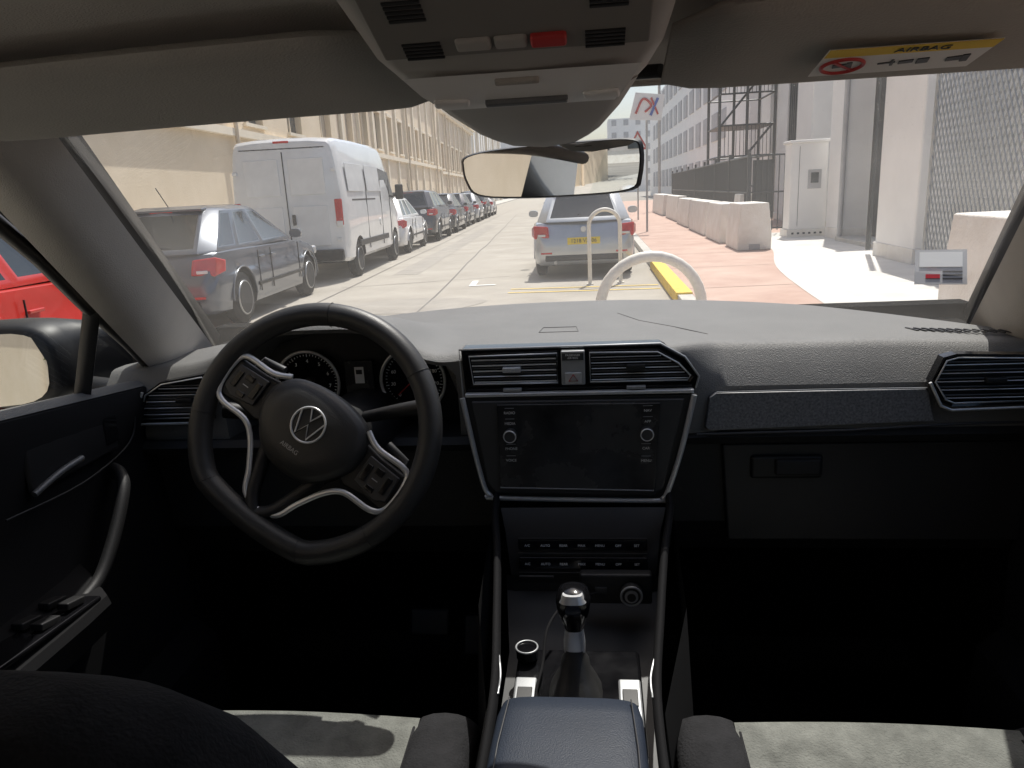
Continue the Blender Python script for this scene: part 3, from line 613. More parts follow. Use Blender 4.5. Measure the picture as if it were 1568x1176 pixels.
slab("kerb_far",[(1.02,13.2),(1.197,13.2),(1.197,70),(1.02,70)],0,.125,'kerb',pv,bevel=.01)
slab("kerb_yellow",[(1.0,9.003),(1.197,9.003),(1.197,13.197),(1.0,13.197)],0,.15,'yellow',pv,bevel=.012)
slab("far_pavement",[TS(-8.4,-60),TS(-5.9,-60),TS(-5.9,180),TS(-8.4,180)],0,.12,'kerb',pv)
wp=cr([(2.15,4,0),(2.45,8.7,0),(2.75,11.6,0),(3.3,14.3,0),(3.6,16.6,0),(3.9,19,0),(6.5,19,0)],5)
quad("light_paving",[(p.x,p.y) for p in wp]+[(6.5,4)],.124,'paving',pv)
def hoop(nm,x,y,w_,h,r,rot=0,z0=0):
    e=grp(nm,(x,y,z0),(0,0,rot)); R0=w_/2-r; pts=[(-R0,0,0),(-R0,0,(h-R0)*.5),(-R0,0,h-R0-r)]
    for k in range(1,16): a=math.pi-math.pi*k/16; pts.append((R0*math.cos(a),0,h-R0-r+R0*math.sin(a)))
    pts+=[(R0,0,h-R0-r),(R0,0,(h-R0)*.5),(R0,0,0)]
    tube("pipe",pts,r,'hoop',e,n=14)
    for sx in(-1,1): cyl("foot",(sx*R0,0,.01),r*1.8,.02,'hoop',e)
hoop("bike_hoop",.56,7.0,1.04,.82,.05,math.radians(4))
hoop("bike_hoop",.20,11.3,.52,1.12,.03,math.radians(8))
def barrier(x0,x1,y0,y1,h,z=.12,nm="concrete_barrier"):
    e=grp(nm); i=.06
    loft("block",[[(x0,y0,z),(x1,y0,z),(x1,y1,z),(x0,y1,z)],[(x0+.0,y0,z+h*.35),(x1,y0,z+h*.35),(x1,y1,z+h*.35),(x0,y1,z+h*.35)],[(x0+i,y0+i*.3,z+h),(x1-i,y0+i*.3,z+h),(x1-i,y1-i*.3,z+h),(x0+i,y1-i*.3,z+h)]],'concrete',e,bevel=.02,smooth=False,auto=None)
    box("lifting_slot",((x0+x1)/2,y0-.0,z+.06),(.2,.02,.1),'greywall',e)
barrier(2.72,3.34,14.6,15.9,.86); barrier(2.70,3.2,16.6,18.6,.82); barrier(2.74,3.2,19.2,22.2,.82); barrier(2.80,3.25,23,26,.82); barrier(2.9,3.3,27,31,.86); barrier(2.9,3.4,32.5,38,.86)
barrier(2.95,3.55,5.7,6.7,.93)
barrier(3.6,4.2,19.5,20.3,.95)
eb=grp("electrical_cabinet"); 
box("plinth",(4.73,17.75,.20),(.86,.62,.16),'concrete',eb,bevel=.01); box("cabinet",(4.73,17.75,1.20),(.78,.55,1.85),'whitewall',eb,bevel=.02); box("cap",(4.73,17.75,2.15),(.86,.63,.06),'whitewall',eb,bevel=.015)
box("meter_window",(4.85,17.47,1.35),(.28,.02,.40),'greywall',eb,bevel=.006); box("meter_glass",(4.85,17.455,1.38),(.16,.01,.22),'window',eb); box("door_seam",(4.52,17.473,1.2),(.008,.006,1.7),'rail',eb)
for k in range(6): box("vent_slot",(4.42+k*.12,17.43,.20),(.05,.006,.04),'rail',eb)
rb=grp("white_colonnade_building")
def col(x0,x1,y0,y1,h=5.0,m='whitewall'):
    slab("column",[(x0,y0),(x1,y0),(x1,y1),(x0,y1)],.12,h,m,rb,bevel=.03); slab("column_base",[(x0-.02,y0-.02),(x1+.02,y0-.02),(x1+.02,y1+.02),(x0-.02,y1+.02)],.12,.34,'concrete',rb,bevel=.01)
col(4.52,5.0,11.2,12.7,4.6); col(5.05,5.65,16.1,17.2,5.2); col(5.2,5.9,19.2,20.6,5.6); col(5.9,6.5,24.5,25.8,7); col(6.6,7.2,30,31.5,8); col(7.0,7.8,36,38,9)
slab("back_wall",[(6.6,8),(7.0,8),(7.59,22),(7.19,22)],.12,5.6,'whitewall',rb)
slab("back_wall_far",[(7.20,22.003),(7.60,22.003),(8.4,48),(8.0,48)],.12,9,'whitewall',rb)
slab("recess_door",[(5.55,13.2),(5.62,13.2),(5.70,16.0),(5.63,16.0)],.12,5.2,'greywall',rb)
slab("door_leaf",[(5.50,14.9),(5.53,14.9),(5.56,15.8),(5.53,15.8)],.15,4.5,'rail',rb)
slab("door_leaf_white",[(5.42,13.4),(5.48,13.4),(5.50,14.6),(5.44,14.6)],.15,5.1,'whitewall',rb)
slab("entrance_step",[(4.9,13.1),(5.5,13.1),(5.5,16.0),(4.9,16.0)],.124,.2,'kerb',rb)
slab("louver",[(5.7,21),(5.8,21),(6.1,24.3),(6.0,24.3)],.12,6,'greywall',rb)
for k in range(10): slab("mullion",[(5.62+.03*k,21.2+.33*k),(5.68+.03*k,21.2+.33*k),(5.68+.03*k,21.28+.33*k),(5.62+.03*k,21.28+.33*k)],.12,6,'rail',rb)
tube("drainpipe",[(5.0,16.06,.2),(5.0,16.06,5.1)],.05,'greywall',rb); tube("drainpipe",[(4.49,12.9,.2),(4.49,12.9,4.6)],.04,'rail',rb)
def mesh_fence(nm,p0,p1,z0,z1,sp,wd,m,post=2.5):
    e=grp(nm); p0=Vector((*p0,0)); p1=Vector((*p1,0)); L=(p1-p0).length; d=(p1-p0)/L; H=z1-z0; nn=d.cross(Vector((0,0,1)))
    vs=[];fs=[]
    def seg(a,b,off):
        A_=p0+d*a[0]+Vector((0,0,z0+a[1]))+nn*off; B_=p0+d*b[0]+Vector((0,0,z0+b[1]))+nn*off
        t=(B_-A_).normalized(); s_=t.cross(nn)*wd/2; q=nn*wd/2; i=len(vs)
        vs.extend([A_-s_-q,A_+s_-q,A_+s_+q,A_-s_+q,B_-s_-q,B_+s_-q,B_+s_+q,B_-s_+q])
        fs.extend([(i,i+1,i+5,i+4),(i+1,i+2,i+6,i+5),(i+2,i+3,i+7,i+6),(i+3,i,i+4,i+7)])
    k=-H*.6
    while k<L:
        a0=max(0,k); b0=min(L,k+H*.6)
        if b0>a0:
            seg((a0,(a0-k)/.6),(b0,(b0-k)/.6),0); seg((a0,H-(a0-k)/.6),(b0,H-(b0-k)/.6),wd)
        k+=sp
    obj("mesh",vs,fs,m,e)
    n=max(1,int(L/post))
    for i in range(n+1): p=p0+d*L*i/n; cyl("post",(p.x,p.y,(z0+z1)/2),.03,H,m,e,n=10)
    for z in(z0,z1): tube("rail",[(p0.x,p0.y,z),(p1.x,p1.y,z)],.02,m,e,n=8)
mesh_fence("mesh_fence",(4.42,10.6),(4.2,3.0),.15,3.8,.11,.014,'mesh')
sb=grp("shed_building"); slab("wall",[(6.0,-6),(6.1,-6),(6.3,11),(6.2,11)],.12,3.0,'greywall',sb)
for k in range(7): slab("panel",[(5.9,1.2+k*1.4),(5.96,1.2+k*1.4),(5.98,2.1+k*1.4),(5.92,2.1+k*1.4)],.3,2.6,['rail','whitewall','mesh'][k%3],sb)
slab("plant_room",[(5.2,7.8),(5.7,7.8),(5.7,9.0),(5.2,9.0)],.12,1.9,'rail',sb); slab("red_panel",[(5.0,6.3),(5.04,6.3),(5.06,6.9),(5.02,6.9)],1.7,2.2,'redbtn',sb)
rl=grp("metal_railing")
vs=[];
for i in range(0,150):
    y=19+i*.17; x=3.75+.028*(y-19)
    r_=.014
    vs+= [(x-r_,y-r_,.2),(x+r_,y-r_,.2),(x+r_,y+r_,.2),(x-r_,y+r_,.2),(x-r_,y-r_,1.95),(x+r_,y-r_,1.95),(x+r_,y+r_,1.95),(x-r_,y+r_,1.95)]
fs=[]
for i in range(150):
    j=i*8; fs+=[(j,j+1,j+5,j+4),(j+1,j+2,j+6,j+5),(j+2,j+3,j+7,j+6),(j+3,j,j+4,j+7),(j+4,j+5,j+6,j+7)]
obj("pickets",vs,fs,'rail',rl)
for z in(.25,1.1,1.95): tube("rail",[(3.75,19,z),(3.75+.028*25.5,44.5,z)],.025,'rail',rl,n=6)
for i in range(9): box("post",(3.75+.028*i*3.1,19+i*3.1,1.1),(.07,.07,2.0),'rail',rl)
for i in range(12):
    x=3.80+i*.13; tube("return_picket",[(x,19.0,.2),(x,19.0,1.95)],.014,'rail',rl,n=5)
for z in(.25,1.1,1.95): tube("return_rail",[(3.75,19,z),(5.2,19,z)],.022,'rail',rl,n=6)
box("gate_panel",(4.1,19.06,1.25),(.5,.02,1.2),'rail',rl)
sc=grp("scaffold_tower")
for X0 in(4.3,5.2,6.1):
    for Y0 in(27,29.5): tube("standard",[(X0,Y0,.12),(X0,Y0,8)],.05,'rail',sc,n=8)
for z in[1.2,2.2,3.2,4.2,5.2,6.2,7.2]:
    for Y0 in(27,29.5): tube("ledger",[(4.3,Y0,z),(6.1,Y0,z)],.03,'rail',sc,n=6)
    for X0 in(4.3,6.1): tube("transom",[(X0,27,z),(X0,29.5,z)],.03,'rail',sc,n=6)
for k in range(3): tube("stair_string",[(4.35,27.1,1.2+2*k),(6.05,27.1,3.2+2*k)],.04,'rail',sc,n=6); box("platform",(5.2,28.2,3.2+2*k),(1.8,2.3,.05),'rail',sc)
for k in range(14): tube("baluster",[(4.35+k*.125,26.98,4.2),(4.35+k*.125,26.98,5.2)],.012,'rail',sc,n=5); tube("baluster",[(4.35+k*.125,26.98,2.2),(4.35+k*.125,26.98,3.2)],.012,'rail',sc,n=5)
def sign(nm,x,y,h,kind):
    e=grp(nm,(x,y,.12)); tube("post",[(0,0,0),(0,0,h+.2)],.03,'mesh',e,n=10)
    if kind=='tri':
        p=[(-.4,-.3),(.4,-.3),(0,.4)]
        prism("plate",[(a,b+h) for a,b in p],-.045,-.035,'redbtn',e); prism("face",[(a*.68,b*.68+h-.01) for a,b in p],-.052,-.046,'white',e)
    else:
        prism("plate",[(-.48,h-.30),(.40,h-.36),(.48,h+.30),(-.30,h+.40)],-.065,-.035,'white',e)
        tube("red_arc",cr([(-.30,-.075,h-.15),(-.1,-.075,h+.22),(.12,-.075,h+.05),(-.05,-.075,h-.12)],6),.035,'redbtn',e,n=6)
        tube("blue_stroke",[(.10,-.075,h-.22),(.30,-.075,h+.22)],.04,'blue',e,n=6); tube("red_stroke",[(.30,-.078,h-.2),(.12,-.078,h+.24)],.03,'redbtn',e,n=6)
sign("traffic_sign",1.55,22,3.35,'board'); sign("traffic_sign",1.75,30,2.9,'tri'); 
def lwall(nm,s0,s1,z0,z1,m,t=-8.4,th=.4): return slab(nm,[TS(t-th,s0),TS(t,s0),TS(t,s1),TS(t-th,s1)],z0,z1,m,lb)
def facade(s0,s1,zw0,zw1,h,m,step,ww,grpobj,pil=True):
    global lb
    lb=grpobj
    lwall("base_wall",s0,s1,.0,zw0,m); lwall("top_wall",s0,s1,zw1,h,m)
    n=int((s1-s0)/step)
    st=(s1-s0)/n
    for i in range(n):
        a=s0+i*st; w0=a+(st-ww)/2; w1=w0+ww
        lwall("pier",a,w0,zw0,zw1,m); lwall("pier",w1,a+st,zw0,zw1,m)
        lwall("pane",w0,w1,zw0,zw1,'window' if (i*7)%3 else 'shutter',t=-8.62,th=.05)
        lwall("sill",w0-.08,w1+.08,zw0-.1,zw0-.002,'beige2',t=-8.3,th=.2)
        lwall("lintel",w0-.12,w1+.12,zw1+.002,zw1+.15,'beige2',t=-8.34,th=.1)
        lwall("mullion",(w0+w1)/2-.03,(w0+w1)/2+.03,zw0,zw1,'beige2',t=-8.56,th=.05)
        if pil: lwall("pilaster",a-.16,a+.16,0.0,h-.6,'beige2',t=-8.28,th=.119)
        if i%4==1:
            x,y=TS(-8.2,a+.02); cyl("downpipe",(x,y,h/2-.1),.06,h-.3,'tan',lb,n=10)
    lwall("string_course",s0,s1,zw0-.45,zw0-.25,'beige2',t=-8.22,th=.179)
    lwall("cornice",s0,s1,h-.5,h-.2,'beige2',t=-8.05,th=.5); lwall("cornice_top",s0,s1,h-.2,h,'beige2',t=-7.85,th=.9)
lb=grp("beige_building")
facade(-28,32,3.7,5.3,10.5,'beige',3.6,1.5,lb,pil=False)
lb2=grp("beige_building"); facade(32.3,62,3.9,5.7,9.6,'beige',2.9,1.2,lb2)
lb3=grp("tan_building"); facade(62.4,90,3.6,5.6,8.5,'tan',3.4,1.5,lb3)
lb4=grp("white_apartment_building"); facade(92,150,3.2,5.4,13,'whitewall',3.5,1.8,lb4)
far=grp("distant_buildings")
for x0,x1,y0,h,m in((-30,-14,190,16,'whitewall'),(-14,-6,210,11,'beige2'),(-6,4,230,14,'whitewall'),(4,16,200,18,'whitewall'),(16,40,180,14,'whitewall')):
    slab("block",[(x0,y0),(x1,y0),(x1,y0+12),(x0,y0+12)],0,h,m,far)
    for f in range(int(h/3)):
        for k in range(int((x1-x0)/3)): box("window",(x0+1.5+k*3,y0-.03,2+f*3),(1.2,.1,1.4),'greywall',far)
rfb=grp("white_office_building")
slab("wall",[(8.5,48.5),(16,48.5),(16,110),(8.0,110)],0,12,'whitewall',rfb)
for f in range(4):
    for k in range(14): slab("window",[(8.40-.008*k*4,50+k*4),(8.6-.008*k*4,50+k*4),(8.6-.008*k*4,52.4+k*4),(8.40-.008*k*4,52.4+k*4)],1.2+f*2.9,3+f*2.9,'greywall',rfb)
bk=grp("apartment_block"); slab("wall",[(-40,-75),(-9,-75),(-9,-60),(-40,-60)],0,17,'concrete',bk)
for f in range(5):
    slab("balcony",[(-39,-60),(-9.5,-60),(-9.5,-58.8),(-39,-58.8)],3+f*3,3.9+f*3,'whitewall',bk)
    for k in range(9): box("window",(-37+k*3.2,-59.95,1.8+f*3),(1.7,.1,1.5),'window',bk)
lp=grp("street_lamp"); tube("post",[(3.4,40,.12),(3.4,40,7),(2.6,40,7.6)],.07,'mesh',lp); box("head",(2.3,40,7.6),(.7,.25,.12),'mesh',lp,bevel=.03)
def tree(x,y,h,r):
    e=grp("street_tree",(x,y,0)); tube("trunk",[(0,0,0),(.1,0,h*.3),(0,.1,h*.6)],[.2,.15,.08],'bark',e)
    for k in range(6): a=k*1.05; tube("limb",[(0,.05,h*.4),(r*.3*math.cos(a),r*.3*math.sin(a),h*.6),(r*.6*math.cos(a),r*.6*math.sin(a),h*.75)],[.08,.05,.02],'bark',e,n=6)
    vs=[];fs=[]; cl_=[(Vector((random.uniform(-r,r)*.7,random.uniform(-r,r)*.7,h*.7+random.uniform(-r,r)*.6)),random.uniform(.4,.8)*r*.6) for _ in range(16)]
    for _ in range(2600):
        c,q=random.choice(cl_); p=c+Vector((random.gauss(0,1),random.gauss(0,1),random.gauss(0,.8)))*q*.5
        u=Vector((random.gauss(0,1),random.gauss(0,1),random.gauss(0,1))).normalized()*.12; v=u.orthogonal().normalized()*.09; i=len(vs)
        vs+=[p-u,p-v,p+u,p+v]; fs.append((i,i+1,i+2,i+3))
    obj("foliage",vs,fs,'leaf',e)
tree(-7.3,-26,4.5,1.8); tree(-9.0,-34,5.5,2.2); tree(-12,-36,5.5,2.2)
# =================================================================== VEHICLES
def wheel(e,x,y,r,wd=.2):
    sx=1 if x>0 else -1
    prof=[(0.0,r*.62),(.012,r*.66),(.02,r*.9),(.05,r),(wd-.05,r),(wd-.02,r*.9),(wd,r*.6)]
    rg=[[ (x-sx*a,y+b*math.cos(t),r+b*math.sin(t)) for t in [2*math.pi*k/28 for k in range(28)]] for a,b in prof]
    loft("tyre",rg,'tyre',e)
    cyl("rim_dish",(x-sx*.035,y,r),r*.64,.02,'black',e,axis='X',n=28)
    ring("rim_lip",(x-sx*.012,y,r),r*.62,.014,'rim',e,axis='X',n=28)
    for k in range(5):
        a=2*math.pi*k/5+.3
        box("spoke",(x-sx*.018,y+r*.32*math.cos(a),r+r*.32*math.sin(a)),(.02,r*.60,.05),'rim',e,rot=(a,0,0),bevel=.006)
    cyl("hub_cap",(x-sx*.012,y,r),r*.13,.02,'rim',e,axis='X',n=14)
def arches(e,body,pm,axles,rw,wr,W):
    bm=bmesh.new()
    for ay in axles:
        bmesh.ops.create_cone(bm,cap_ends=True,segments=32,radius1=rw,radius2=rw,depth=W+.4,matrix=Matrix.Translation((0,ay,wr+.01))@Matrix.Rotation(math.pi/2,4,'Y'))
    cm=bpy.data.meshes.new("c"); bm.to_mesh(cm); bm.free(); cm.materials.append(pm); cm.materials.append(M['black']); cm.polygons.foreach_set("material_index",[1]*len(cm.polygons))
    cut=bpy.data.objects.new("cut",cm); S.collection.objects.link(cut)
    md=body.modifiers.new("x",'BOOLEAN'); md.operation='DIFFERENCE'; md.object=cut; md.solver='EXACT'
    cut.parent=e
    bpy.context.view_layer.update()
    dg=bpy.context.evaluated_depsgraph_get(); nm_=bpy.data.meshes.new_from_object(body.evaluated_get(dg)); body.modifiers.clear(); body.data=nm_
    bpy.data.objects.remove(cut)
def car(nm,t,s,pm,L=4.25,W=1.77,H=1.47,kind='hatch',head=0,plate='plate',wr=.32,lowc=None,world=None,rake=.62):
    x,y=TS(t,s) if world is None else world
    e=grp(nm,(x,y,0),(0,0,A+head if world is None else head))
    h=W/2; belt=.93*H/1.47
    hood=belt-.02
    stn=[(0,.80,.34,.52),(.02,.88,.28,.62),(.06,.93,.24,.70),(.11,.955,.22,belt-.10),(.17,.965,.21,belt-.02),(.26,.975,.2,belt),(.6,.99,.19,belt+.0),(.9,1,.19,belt),(1.5,1,.19,belt-.01),(2.2,1,.19,belt-.02),(L-1.45,1,.19,belt-.02),(L-1.05,.995,.19,hood-.02),(L-.7,.98,.19,hood-.08),(L-.35,.945,.2,hood-.15),(L-.15,.89,.22,hood-.24),(L-.05,.82,.25,.58),(L,.72,.32,.50)]
    if kind=='suv': stn=[(a,b,c+.06,d+ (.06 if d>.6 else 0)) for a,b,c,d in stn]
    def sec(y_,f,zb,zt):
        w_=h*f
        half=[(0,zb),(w_*.86,zb),(w_*.96,zb+.04),(w_*.985,zb+(zt-zb)*.22),(w_,zb+(zt-zb)*.48),(w_*.995,zb+(zt-zb)*.62),(w_*.965,zb+(zt-zb)*.68),(w_*.962,zb+(zt-zb)*.86),(w_*.94,zt-.012),(w_*.90,zt),(0,zt+.02)]
        return [(a,y_,z) for a,z in half]+[(-a,y_,z) for a,z in half[-2:0:-1]]
    rg=[sec(*q) for q in stn]
    body=loft("body",rg,[pm,'black'],e,auto=35)
    rw=wr+.05; axles=(.78,L-.85)
    arches(e,body,pm,axles,rw,wr,W)
    for ay in axles:
        for sx in(-1,1):
            wheel(e,sx*(h-.015),ay,wr)
            pts=[(sx*(h*.985),ay+rw*math.cos(a),wr+.01+rw*math.sin(a)) for a in [math.pi*k/16 for k in range(17)]]
            tube("arch_lip",pts,.012,pm,e,n=6)
    if kind=='hatch': P=dict(rb=.14,rt=rake,ft=L-2.15,fb=L-1.25)
    elif kind=='sedan': P=dict(rb=.55,rt=1.15,ft=L-2.2,fb=L-1.25)
    else: P=dict(rb=.12,rt=.45,ft=L-2.1,fb=L-1.2)
    zb=belt-.005+(.06 if kind=='suv' else 0); zt=H-.05
    wb=h*.895; wt=h*.66
    c1=lerp(P['rt'],P['ft'],.36); c2=lerp(P['rt'],P['ft'],.70)
    def plan(y0,y3,ya,yb,w_,cv):
        return [(-w_*.80,y0,),(0,y0-cv),(w_*.80,y0),(w_,y0+.16),(w_,ya),(w_,ya+.06),(w_,yb),(w_,yb+.06),(w_,y3-.10),(w_*.86,y3),(0,y3+cv),(-w_*.86,y3),(-w_,y3-.10),(-w_,yb+.06),(-w_,yb),(-w_,ya+.06),(-w_,ya),(-w_,y0+.16)]
    ya=lerp(P['rb'],P['fb'],.27); yb=lerp(P['rb'],P['fb'],.56)
    r0=[(a,b,zb) for a,b in plan(P['rb'],P['fb'],ya,yb,wb,.05)]
    rm=[(a,b,zb+.03) for a,b in plan(P['rb']+.02,P['fb']-.03,ya,yb,wb*.995,.05)]
    r1=[(a,b,zt-.02) for a,b in plan(P['rt']-.03,P['ft']+.04,c1,c2,wt*1.05,.05)]
    r2=[(a,b,zt+.015) for a,b in plan(P['rt']+.04,P['ft']-.03,c1,c2,wt*.96,.04)]
    r3=[(a*.72,lerp(b,(P['rt']+P['ft'])/2,.18),H) for a,b,_ in r2]
    R5=[r0,rm,r1,r2,r3]; vs=[p for r_ in R5 for p in r_]; nn=18; fs=[];mi=[]
    for i in range(4):
        for j in range(nn):
            k=(j+1)%nn; fs.append((i*nn+j,i*nn+k,(i+1)*nn+k,(i+1)*nn+j)); mi.append(0)
    fs.append(tuple(4*nn+j for j in range(nn))); mi.append(0)
    gh=obj("cabin",vs,fs,[pm,'carglass','black'],e,mi=mi)
    bm=bmesh.new(); bm.from_mesh(gh.data); bm.faces.ensure_lookup_table()
    for grpf,th in (([0,1],.05),([9,10],.05),([3],.035),([5],.03),([7],.035),([12],.035),([14],.03),([16],.035)):
        F_=[bm.faces[nn+j] for j in grpf]
        res=bmesh.ops.inset_region(bm,faces=F_,thickness=th,depth=-.006,use_even_offset=True)
        for f in res['faces']: f.material_index=0
        for f in F_: f.material_index=1
        bm.faces.ensure_lookup_table()
    bm.to_mesh(gh.data); bm.free(); gh.data.polygons.foreach_set("use_smooth",[True]*len(gh.data.polygons)); gh.data.set_sharp_from_angle(angle=math.radians(28))
    zs=.06 if kind=='suv' else 0
    zl=belt-.17+zs
    for sx in(-1,1):
        o=obj("tail_light",[(sx*h*.66,.03,zl-.07),(sx*h*.93,.10,zl-.09),(sx*h*.985,.26,zl-.05),(sx*h*.985,.30,zl+.08),(sx*h*.94,.14,zl+.12),(sx*h*.68,.07,zl+.10)],[(0,1,4,5),(1,2,3,4)],'tail',e)
        sm_=o.modifiers.new("s",'SOLIDIFY'); sm_.thickness=.05; sm_.offset=0; b_=o.modifiers.new("b",'BEVEL'); b_.width=.015; b_.segments=2
        box("reversing_light",(sx*h*.80,.040,zl-.035),(.12,.03,.035),'plate',e,rot=(0,0,sx*.25),bevel=.008)
        box("reflector",(sx*h*.72,.005,.42),(.18,.02,.03),'tail',e,bevel=.005)
        loft("door_mirror",[[ (sx*(h+.09)+p[0],fy+P['fb']-.42,zb+.09+p[1]) for p in rr(0,0,0,a,b,12)] for fy,a,b in((0,.085,.06),(.05,.09,.065),(.12,.05,.035))],pm,e)
        box("headlight",(sx*h*.68,L-.13,.66),(.34,.16,.13),'chrome',e,rot=(0,0,-sx*.35),bevel=.03)
        for yy in(c1+.03,c2+.05,L-1.35): box("door_seam",(sx*h*.999,yy,.60),(.012,.008,.52),'black',e)
        for yy in(c1+.0,c2-.02): box("door_handle",(sx*(h*.985),yy+.18,.77),(.04,.16,.025),pm,e,bevel=.008)
        box("side_moulding",(sx*(h*1.0),L*.5,.44),(.02,L*.42,.05),'black',e,bevel=.008)
    box("rear_plate",(0,.012,.60),(.52,.02,.11),plate,e,rot=(math.radians(-12),0,0),bevel=.004)
    text("plate_text","1218 VX 06",(0,-.001,.60),.085,'black',e,rot=(math.radians(78),0,0))
    box("hatch_seam",(0,.020,.53),(h*1.5,.012,.008),'black',e); 
    cyl("rear_badge",(0,.062,.78),.045,.02,'chrome',e,axis='Y',n=20)
    box("bumper_insert",(0,.012,.34),(h*1.5,.04,.10),lowc or 'black',e,bevel=.02)
    box("rear_wiper",(.12,P['rb']+.06,belt+.08),(.42,.012,.012),'black',e,rot=(.9,.1,0))
    tube("exhaust",[(-h*.55,.10,.27),(-h*.55,-.01,.27)],.03,'rim',e,n=10)
    box("underbody",(0,L/2,.27),(W*.8,L*.86,.14),'black',e)
    tube("antenna",[(0,P['rt']+.15,H-.02),(0,P['rt']-.10,H+.22)],.006,'black',e,n=6)
    box("spoiler",(0,P['rt']+.0,H-.045),(wt*1.7,.14,.03),pm,e,rot=(math.radians(6),0,0),bevel=.01)
    box("high_brake_light",(0,P['rt']-.055,H-.07),(.28,.03,.02),'tail',e,bevel=.004)
    return e
pg=paint("paint_grey_blue",(.10,.115,.14),.5); pr_=paint("paint_red",(.55,.03,.02),.0); ps=paint("paint_silver",(.52,.54,.55),.5); pw=paint("paint_white",(.75,.75,.75),0); pd=paint("paint_dark",(.04,.045,.055),.4); pc=paint("paint_charcoal",(.09,.09,.10),.4)
car("parked_car",-4.55,8.2,pg,L=4.2,W=1.79,H=1.44,rake=.80)
car("parked_car",-4.4,3.3,pr_,L=4.1,W=1.75,H=1.5)
car("parked_car",-4.4,19.0,pw,L=4.1,W=1.75,H=1.45)
car("parked_car",-4.3,23.7,pc,L=4.4,W=1.82,H=1.62,kind='suv',wr=.35)
car("parked_car",-4.3,28.7,pd,L=4.5,W=1.82,H=1.5,kind='sedan')
car("parked_car",-4.35,33.9,pc,L=4.2,W=1.78,H=1.5)
car("parked_car",-4.3,38.7,ps,L=4.3,W=1.78,H=1.5)
car("parked_car",-4.3,43.6,pd,L=4.3,W=1.8,H=1.6,kind='suv',wr=.34)
car("parked_car",-4.3,49,pw,L=4.3,W=1.8,H=1.5)
car("parked_car",0,0,ps,L=3.84,W=1.66,H=1.43,plate='plateY',wr=.30,world=(-.12,12.1),head=math.radians(1),lowc='darkmetal')
car("parked_car",0,0,pd,L=4.3,W=1.8,H=1.5,world=(-.25,20),head=math.radians(2))
car("parked_car",0,0,pw,L=4.2,W=1.8,H=1.5,world=(-.1,-7.5))
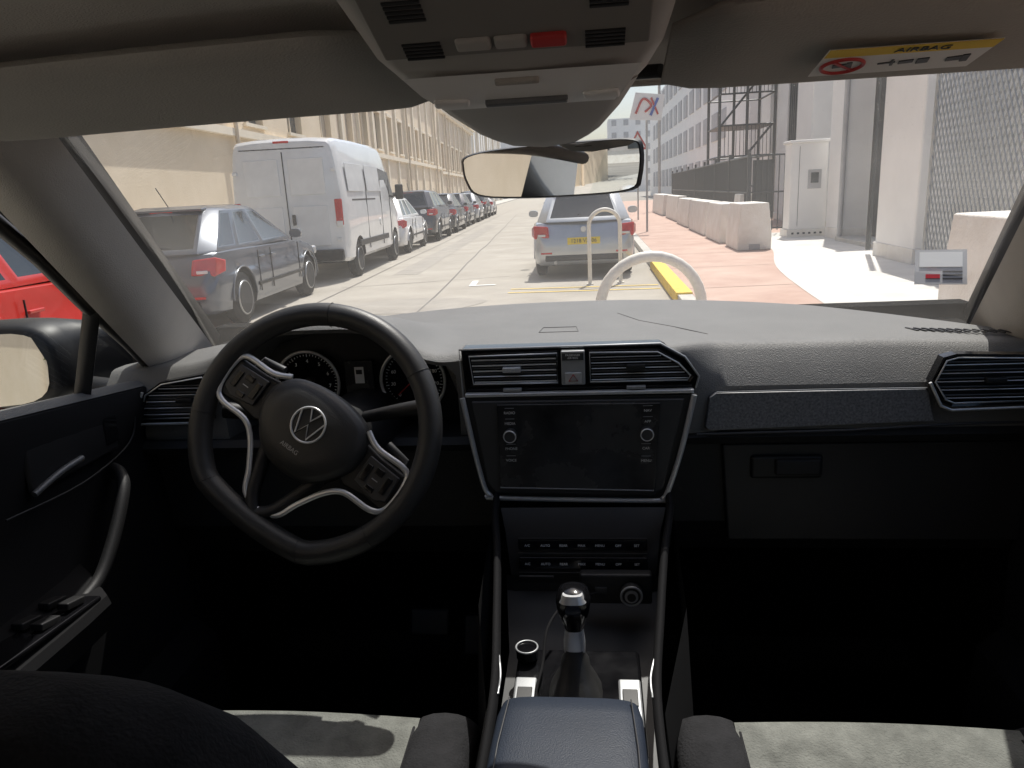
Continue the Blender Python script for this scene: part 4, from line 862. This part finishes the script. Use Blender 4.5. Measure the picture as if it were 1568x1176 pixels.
def van(t,s):
    x,y=TS(t,s); e=grp("white_van",(x,y,0),(0,0,A)); pm=paint("paint_van",(.68,.69,.70),0)
    h=1.0
    stn=[(0,.93,.42,2.36),(.02,.965,.38,2.42),(.08,.985,.36,2.47),(.3,1,.34,2.50),(1.5,1,.34,2.52),(3.2,1,.34,2.52),(3.7,1,.34,2.50),(3.95,.995,.34,2.40),(4.2,.985,.34,2.12),(4.55,.975,.34,1.72),(4.85,.96,.34,1.38),(5.1,.94,.34,1.22),(5.35,.88,.36,1.08),(5.5,.78,.4,.8)]
    def sec(y_,f,zb,zt):
        w_=h*f; tw=1-.10*max(0,(zt-1.0)/1.5)
        half=[(0,zb),(w_*.93,zb),(w_*.985,zb+.06),(w_,zb+(zt-zb)*.25),(w_*1.0,zb+(zt-zb)*.42),(w_*.985,zb+(zt-zb)*.55),(w_*lerp(.99,tw,.5),zb+(zt-zb)*.78),(w_*tw,zt-.16),(w_*tw*.965,zt-.06),(w_*tw*.90,zt-.01),(w_*.5,zt+.02),(0,zt+.03)]
        return [(a,y_,z) for a,z in half]+[(-a,y_,z) for a,z in half[-2:0:-1]]
    body=loft("body",[sec(*q) for q in stn],[pm,'black'],e,auto=30)
    wr=.34
    arches(e,body,pm,(.95,4.4),.41,wr,2.0)
    for ay in(.95,4.4):
        for sx in(-1,1): wheel(e,sx*.985,ay,wr,.22)
    for sx in(-1,1):
        box("tail_light",(sx*.90,.02,1.22),(.13,.07,.46),'tail',e,bevel=.02); box("tail_light_lower",(sx*.90,.012,1.02),(.11,.07,.10),'plate',e,bevel=.01)
        box("rear_door_panel",(sx*.40,-.002,1.85),(.62,.02,.62),pm,e,bevel=.03); box("rear_door_panel_low",(sx*.40,-.002,1.0),(.62,.02,.70),pm,e,bevel=.03)
        box("hinge",(sx*.875,-.01,1.95),(.08,.03,.05),pm,e,bevel=.005); box("hinge",(sx*.875,-.01,.75),(.08,.03,.05),pm,e,bevel=.005)
        box("side_rub_strip",(sx*1.005,2.2,.62),(.03,2.6,.11),'black',e,bevel=.01)
        for yy in(1.75,3.05,3.95): box("panel_seam",(sx*.998,yy,1.15),(.012,.012,1.35),'darkmetal',e)
        box("slide_rail",(sx*.985,1.6,1.42),(.02,1.9,.03),'darkmetal',e)
        box("side_swage",(sx*.985,1.0,1.82),(.012,1.2,.5),pm,e,rot=(0,-sx*.07,0),bevel=.005); box("side_swage",(sx*.985,2.45,1.82),(.012,1.2,.5),pm,e,rot=(0,-sx*.07,0),bevel=.005)
        obj("cab_window",[(sx*.985,3.15,1.42),(sx*.972,4.62,1.40),(sx*.952,4.12,1.98),(sx*.950,3.2,2.05)],[(0,1,2,3)],'carglass',e).modifiers.new("s",'SOLIDIFY').thickness=.05
        box("door_mirror",(sx*1.14,4.45,1.55),(.18,.10,.34),'black',e,bevel=.03); tube("mirror_arm",[(sx*.97,4.48,1.45),(sx*1.1,4.46,1.5)],.02,'black',e)
        cyl("fuel_cap",(sx*1.0,2.85,.95),.08,.02,pm,e,axis='X',n=20)
    obj("windscreen",[(-.85,3.98,2.36),(.85,3.98,2.36),(.88,4.83,1.43),(-.88,4.83,1.43)],[(0,1,2,3)],'carglass',e).modifiers.new("s",'SOLIDIFY').thickness=.06
    box("door_gap",(0,-.004,1.40),(.014,.02,1.75),'black',e); box("rear_bumper",(0,-.03,.48),(1.85,.16,.20),'black',e,bevel=.03)
    box("rear_plate",(.0,-.025,.66),(.52,.02,.11),'plate',e); box("door_handle",(.10,-.03,1.12),(.06,.04,.18),'black',e,bevel=.01)
    box("high_brake_light",(0,.03,2.44),(.28,.05,.04),'tail',e,bevel=.01); box("roof_gutter",(0,.015,2.33),(1.5,.03,.02),'darkmetal',e)
    box("underbody",(0,2.7,.42),(1.6,4.9,.2),'black',e); box("front_bumper",(0,5.48,.5),(1.6,.14,.3),'black',e,bevel=.04)
van(-4.5,13.3)
